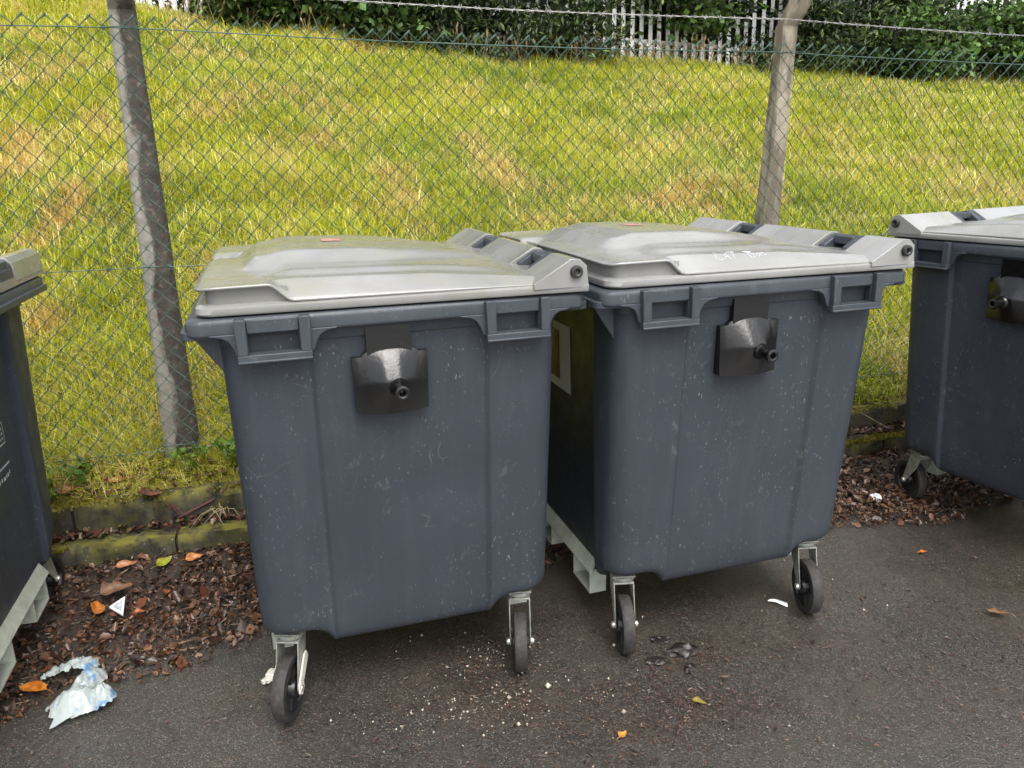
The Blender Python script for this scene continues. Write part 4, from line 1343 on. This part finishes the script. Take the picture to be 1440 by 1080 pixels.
# crumpled plastic bag
def plastic_bag():
    m = NT('thin_plastic_film', .32)
    v = m.coords(per_object=False)
    blue = m.ramp(m.noise(v, 16, 3, .6), [(.60, 0.0), (.68, 1.0)])
    c = m.mix(m.math('MULTIPLY', blue, .85), (.42, .47, .46), (.10, .26, .48))
    m.color(c)
    tr = m.n('ShaderNodeBsdfTranslucent'); m.l(c, tr.inputs['Color'])
    ms = m.n('ShaderNodeMixShader'); ms.inputs[0].default_value = .3
    m.l(m.b.outputs[0], ms.inputs[1]); m.l(tr.outputs[0], ms.inputs[2]); m.l(ms.outputs[0], m.t.nodes['Material Output'].inputs['Surface'])
    mb = MB()
    def crumple(p, f, a, sd_):
        q = Vector((p[0] * f, p[1] * f, sd_))
        return a * (1 - 2 * abs(mnoise.noise(q))) + a * .5 * (1 - 2 * abs(mnoise.noise(q * 2.3)))
    def lump(cx, cy, rx, ry, h, ang, sd_, n=34):
        V = []
        for k in range(n):
            for i in range(n):
                u, w = -1 + 2 * i / (n - 1), -1 + 2 * k / (n - 1)
                # disc from square
                px, py = u * math.sqrt(1 - w * w / 2), w * math.sqrt(1 - u * u / 2)
                rr = 1 + .22 * mnoise.noise((math.cos(math.atan2(py, px)) * 2, math.sin(math.atan2(py, px)) * 2, sd_))
                px, py = px * rr, py * rr
                d = min(1, math.hypot(px, py))
                x, y = px * rx, py * ry
                x, y = x * math.cos(ang) - y * math.sin(ang), x * math.sin(ang) + y * math.cos(ang)
                z = h * (1 - d ** 2.2) + crumple((cx + x, cy + y), 34, .015, sd_) * (1 - d * .55) + .006
                V.append((cx + x, cy + y, max(.004, z)))
        F = [(k * n + i, k * n + i + 1, (k + 1) * n + i + 1, (k + 1) * n + i) for k in range(n - 1) for i in range(n - 1)]
        mb.add(V, F)
    lump(-.005, -.02, .098, .070, .050, .35, 1.0)
    lump(.070, .015, .042, .052, .040, 1.0, 5.0, 22)
    lump(-.030, .105, .052, .078, .034, -.15, 9.0, 26)
    # the torn tail, looped away to the left
    path = [Vector((-.03, .16, .02)), Vector((-.07, .195, .03)), Vector((-.115, .19, .035)), Vector((-.15, .165, .03)), Vector((-.19, .165, .018)), Vector((-.225, .145, .008))]
    n, w = 30, 9
    V = []
    for i in range(n):
        t = i / (n - 1) * (len(path) - 1); a = int(min(t, len(path) - 2)); f = t - a
        p = path[a].lerp(path[a + 1], f)
        for j in range(w):
            q = -1 + 2 * j / (w - 1)
            hw = .040 * (1 - .55 * i / n) * (1 + .35 * mnoise.noise((i * .35, q, 3)))
            y = p.y + q * hw
            V.append((p.x + .012 * mnoise.noise((i * .5, j * .8, 7)), y, max(.004, p.z + .018 * mnoise.noise((i * .45, j * .7, 1)) + .010 * (1 - q * q))))
    mb.add(V, [(i * w + j, (i + 1) * w + j, (i + 1) * w + j + 1, i * w + j + 1) for i in range(n - 1) for j in range(w - 1)])
    # pointed torn corner toward the yard
    mb.add([(-.05, -.075, .02), (.02, -.085, .022), (-.015, -.085, .03), (-.045, -.135, .005), (-.03, -.125, .006)], [(0, 2, 4, 3), (2, 1, 4)])
    o = mb.build('plastic_bag', m.m, smooth=180, loc=(-1.392, 2.105, .006))
    o.scale = (.88, .88, 1.0)
    tag(o, 'crumpled white and pale blue plastic bag on the ground by the leaf litter', 'plastic bag')
plastic_bag()
# triangular white scrap with a printed face
def scrap():
    mb = MB()
    A, B, C_ = Vector((-.045, .012, .012)), Vector((.032, -.038, .006)), Vector((.004, .046, .036))
    mb.loft([[tuple(A), tuple(B), tuple(C_)], [tuple(A + Vector((0, 0, .006))), tuple(B + Vector((0, 0, .006))), tuple(C_ + Vector((0, 0, .006)))]])
    o = mb.build('card_scrap', M_WHITE, smooth=0, loc=(-1.505, 2.595, .03))
    tag(o, 'triangular white card scrap with a grey printed face in the leaf litter', 'scrap')
    g = (A + B + C_) / 3
    q = [g + (p - g) * .62 + Vector((0, -.002, .0078)) for p in (A, B, C_)]
    MB().add([tuple(p) for p in q], [(0, 1, 2)]).build('print', M_PRINT, o, smooth=0)
scrap()
def crumpled(name, label, cat, x, y, z, r, mat, sd_, sq=(1, 1, .6)):
    bm = bmesh.new(); bmesh.ops.create_icosphere(bm, subdivisions=3, radius=1)
    for v in bm.verts:
        p = v.co.copy(); k = 1 + .55 * mnoise.noise(p * 1.7 + Vector((sd_, 0, 0))) - .35 * abs(mnoise.noise(p * 4 + Vector((sd_, 3, 0))))
        v.co = Vector((p.x * k * r * sq[0], p.y * k * r * sq[1], max(-.2 * r, p.z * k * r * sq[2])))
    me = bpy.data.meshes.new(name); bm.to_mesh(me); bm.free()
    o = link(name, me, mat, None, 40, None, (x, y, z))
    tag(o, label, cat)
    return o
crumpled('paper_scrap', 'crumpled white paper scrap on the leaf litter left of the right-hand bin', 'scrap', 1.752, 3.455, .025, .030, M_WHITE, 3)
crumpled('pale_stone', 'small whitish stone on the asphalt left of the braked wheel', 'stone', -.835, 2.195, .008, .016, M_CREAM, 6, (1, .8, .8))
M_CLUMP = simple('wet_black_leaves', (.020, .015, .014), .3, 50, .6, .6)
crumpled('leaf_clump', 'dark wet clump of rotted leaves on the asphalt by the handwriting bin', 'leaf clump', .565, 2.31, .004, .050, M_CLUMP, 11, (1.1, .7, .45))
crumpled('leaf_clump', 'smaller dark wet clump left of the larger rotted clump', 'leaf clump', .465, 2.255, .003, .032, M_CLUMP, 14, (1.2, .6, .4))
crumpled('leaf_clump', 'dark wet clump lying nearest the inner wheel of the handwriting bin', 'leaf clump', .50, 2.375, .003, .028, M_CLUMP, 17, (1.3, .6, .4))
crumpled('leaf_clump', 'single dark curled leaf below the rotted clumps', 'leaf clump', .565, 2.215, .003, .022, M_CLUMP, 19, (.8, 1.2, .5))
def plastic_piece():
    mb = MB()
    n = 9
    V = []
    for i in range(n):
        t = i / (n - 1)
        x = -.032 + .064 * t; y = .010 - .026 * t * t; hw = .006 + .010 * t
        for j in (-1, 0, 1): V.append((x + .004 * j, y + j * hw, .004 + .004 * (1 - j * j) + .003 * math.sin(5 * t)))
    mb.add(V, [(i * 3 + j, (i + 1) * 3 + j, (i + 1) * 3 + j + 1, i * 3 + j + 1) for i in range(n - 1) for j in range(2)])
    o = mb.build('plastic_shard', M_WHITE, smooth=60, loc=(.985, 2.592, .004))
    so = o.modifiers.new('thickness', 'SOLIDIFY'); so.thickness = .003
    tag(o, 'white curved plastic shard on the asphalt between the wheels of the handwriting bin', 'scrap')
plastic_piece()

# small weeds at the foot of the fence, and a red bramble over the kerb
def weed(label, s, c, h, n, seed, cat='weed', leaf=.05):
    r = np.random.default_rng(seed)
    z0 = float(terrain_z(np.array(s), np.array(c)))
    root = empty('weed_plant', sc(s, c, z0 - .01)); tag(root, label, cat, 'weeds at the foot of the fence')
    mb = MB(); P = []
    for i in range(n):
        az = i * 2.4 + r.uniform(-.4, .4); l = h * r.uniform(.6, 1.1)
        tip = Vector((math.cos(az) * l * .55, math.sin(az) * l * .55, l * .85))
        mid = tip * .5 + Vector((0, 0, l * .12))
        mb.tube([(0, 0, 0), mid, tip], [.0022, .0018, .001], 4)
        for t in np.linspace(.45, 1, 6):
            p = mid.lerp(tip, t * 2 - 1) if t > .5 else Vector((0, 0, 0)).lerp(mid, t * 2)
            P.append(tuple(p + Vector(r.normal(0, .018, 3))))
    o = mb.build('stem', M_WSTEM, root, smooth=50)
    V, F, C = leaf_cloud(np.array(P), leaf, -.05, np.array([(.10, .19, .025), (.14, .24, .03), (.075, .14, .02)]), .42, .2, seed)
    np_mesh('leaves', V, [F], M_GRASS, C, root)
M_WSTEM = simple('green_stem', (.09, .12, .03), .6, 30, .3, 0)
weed('feathery green weed at the foot of the damp-stained post', -.545, 3.60, .15, 7, 1)
weed('small bright weed right of the damp-stained post, close to the olive-lidded bin', -.33, 3.60, .17, 8, 2, leaf=.06)
weed('low green weed between the left bin and the damp-stained post', -1.0, 3.60, .12, 7, 3)
weed('leafy weed on the upper kerb nearest the left bin', -1.12, 3.52, .10, 8, 4)
def bramble():
    mb = MB()
    r = np.random.default_rng(9)
    base = Vector(sc(-.68, 3.50, .20))
    for i in range(9):
        az = r.uniform(0, 6.28); l = r.uniform(.06, .17)
        a = base + Vector((r.uniform(-.03, .03), r.uniform(-.02, .02), 0))
        t = a + Vector((math.cos(az) * l, math.sin(az) * l * .6 - .03, -.05 + r.uniform(0, .09)))
        mb.tube([a, a.lerp(t, .5) + Vector((0, 0, .03)), t], [.0026, .0022, .0012], 5)
    a = Vector(sc(-.60, 3.44, .15)); mb.tube([a, Vector(sc(-.45, 3.45, .21)), Vector(sc(-.38, 3.47, .255))], [.006, .005, .003], 6)
    o = mb.build('bramble_stem', M_STEM, smooth=50)
    tag(o, 'dark red bramble stems tangled over the kerb below the damp-stained post', 'plant')
    mb = MB()
    for i in range(14):
        a = Vector(sc(-.42 + r.uniform(-.05, .05), 3.415, .175 + r.uniform(-.01, .02)))
        t = a + Vector((r.uniform(-.10, .10), r.uniform(-.06, .0), r.uniform(-.09, .02)))
        mb.tube([a, a.lerp(t, .5) + Vector((0, 0, .02)), t], [.0018, .0015, .0008], 4)
    o = mb.build('dry_grass_tuft', simple('straw', (.36, .29, .15), .7, 30, .3, 0), smooth=50)
    tag(o, 'small tuft of dead straw hanging over the lower kerb', 'grass tuft')
    mb = MB()
    mb.tube([sc(2.83, 3.60, .30), sc(2.95, 3.50, .26), sc(3.10, 3.36, .16)], [.003, .0025, .0015], 5)
    o = mb.build('dead_stalk', simple('pale_stalk', (.34, .28, .2), .7, 30, .3, 0), smooth=50)
    tag(o, 'single pale dead stalk leaning across the kerb left of the right-hand bin', 'stalk')
bramble()
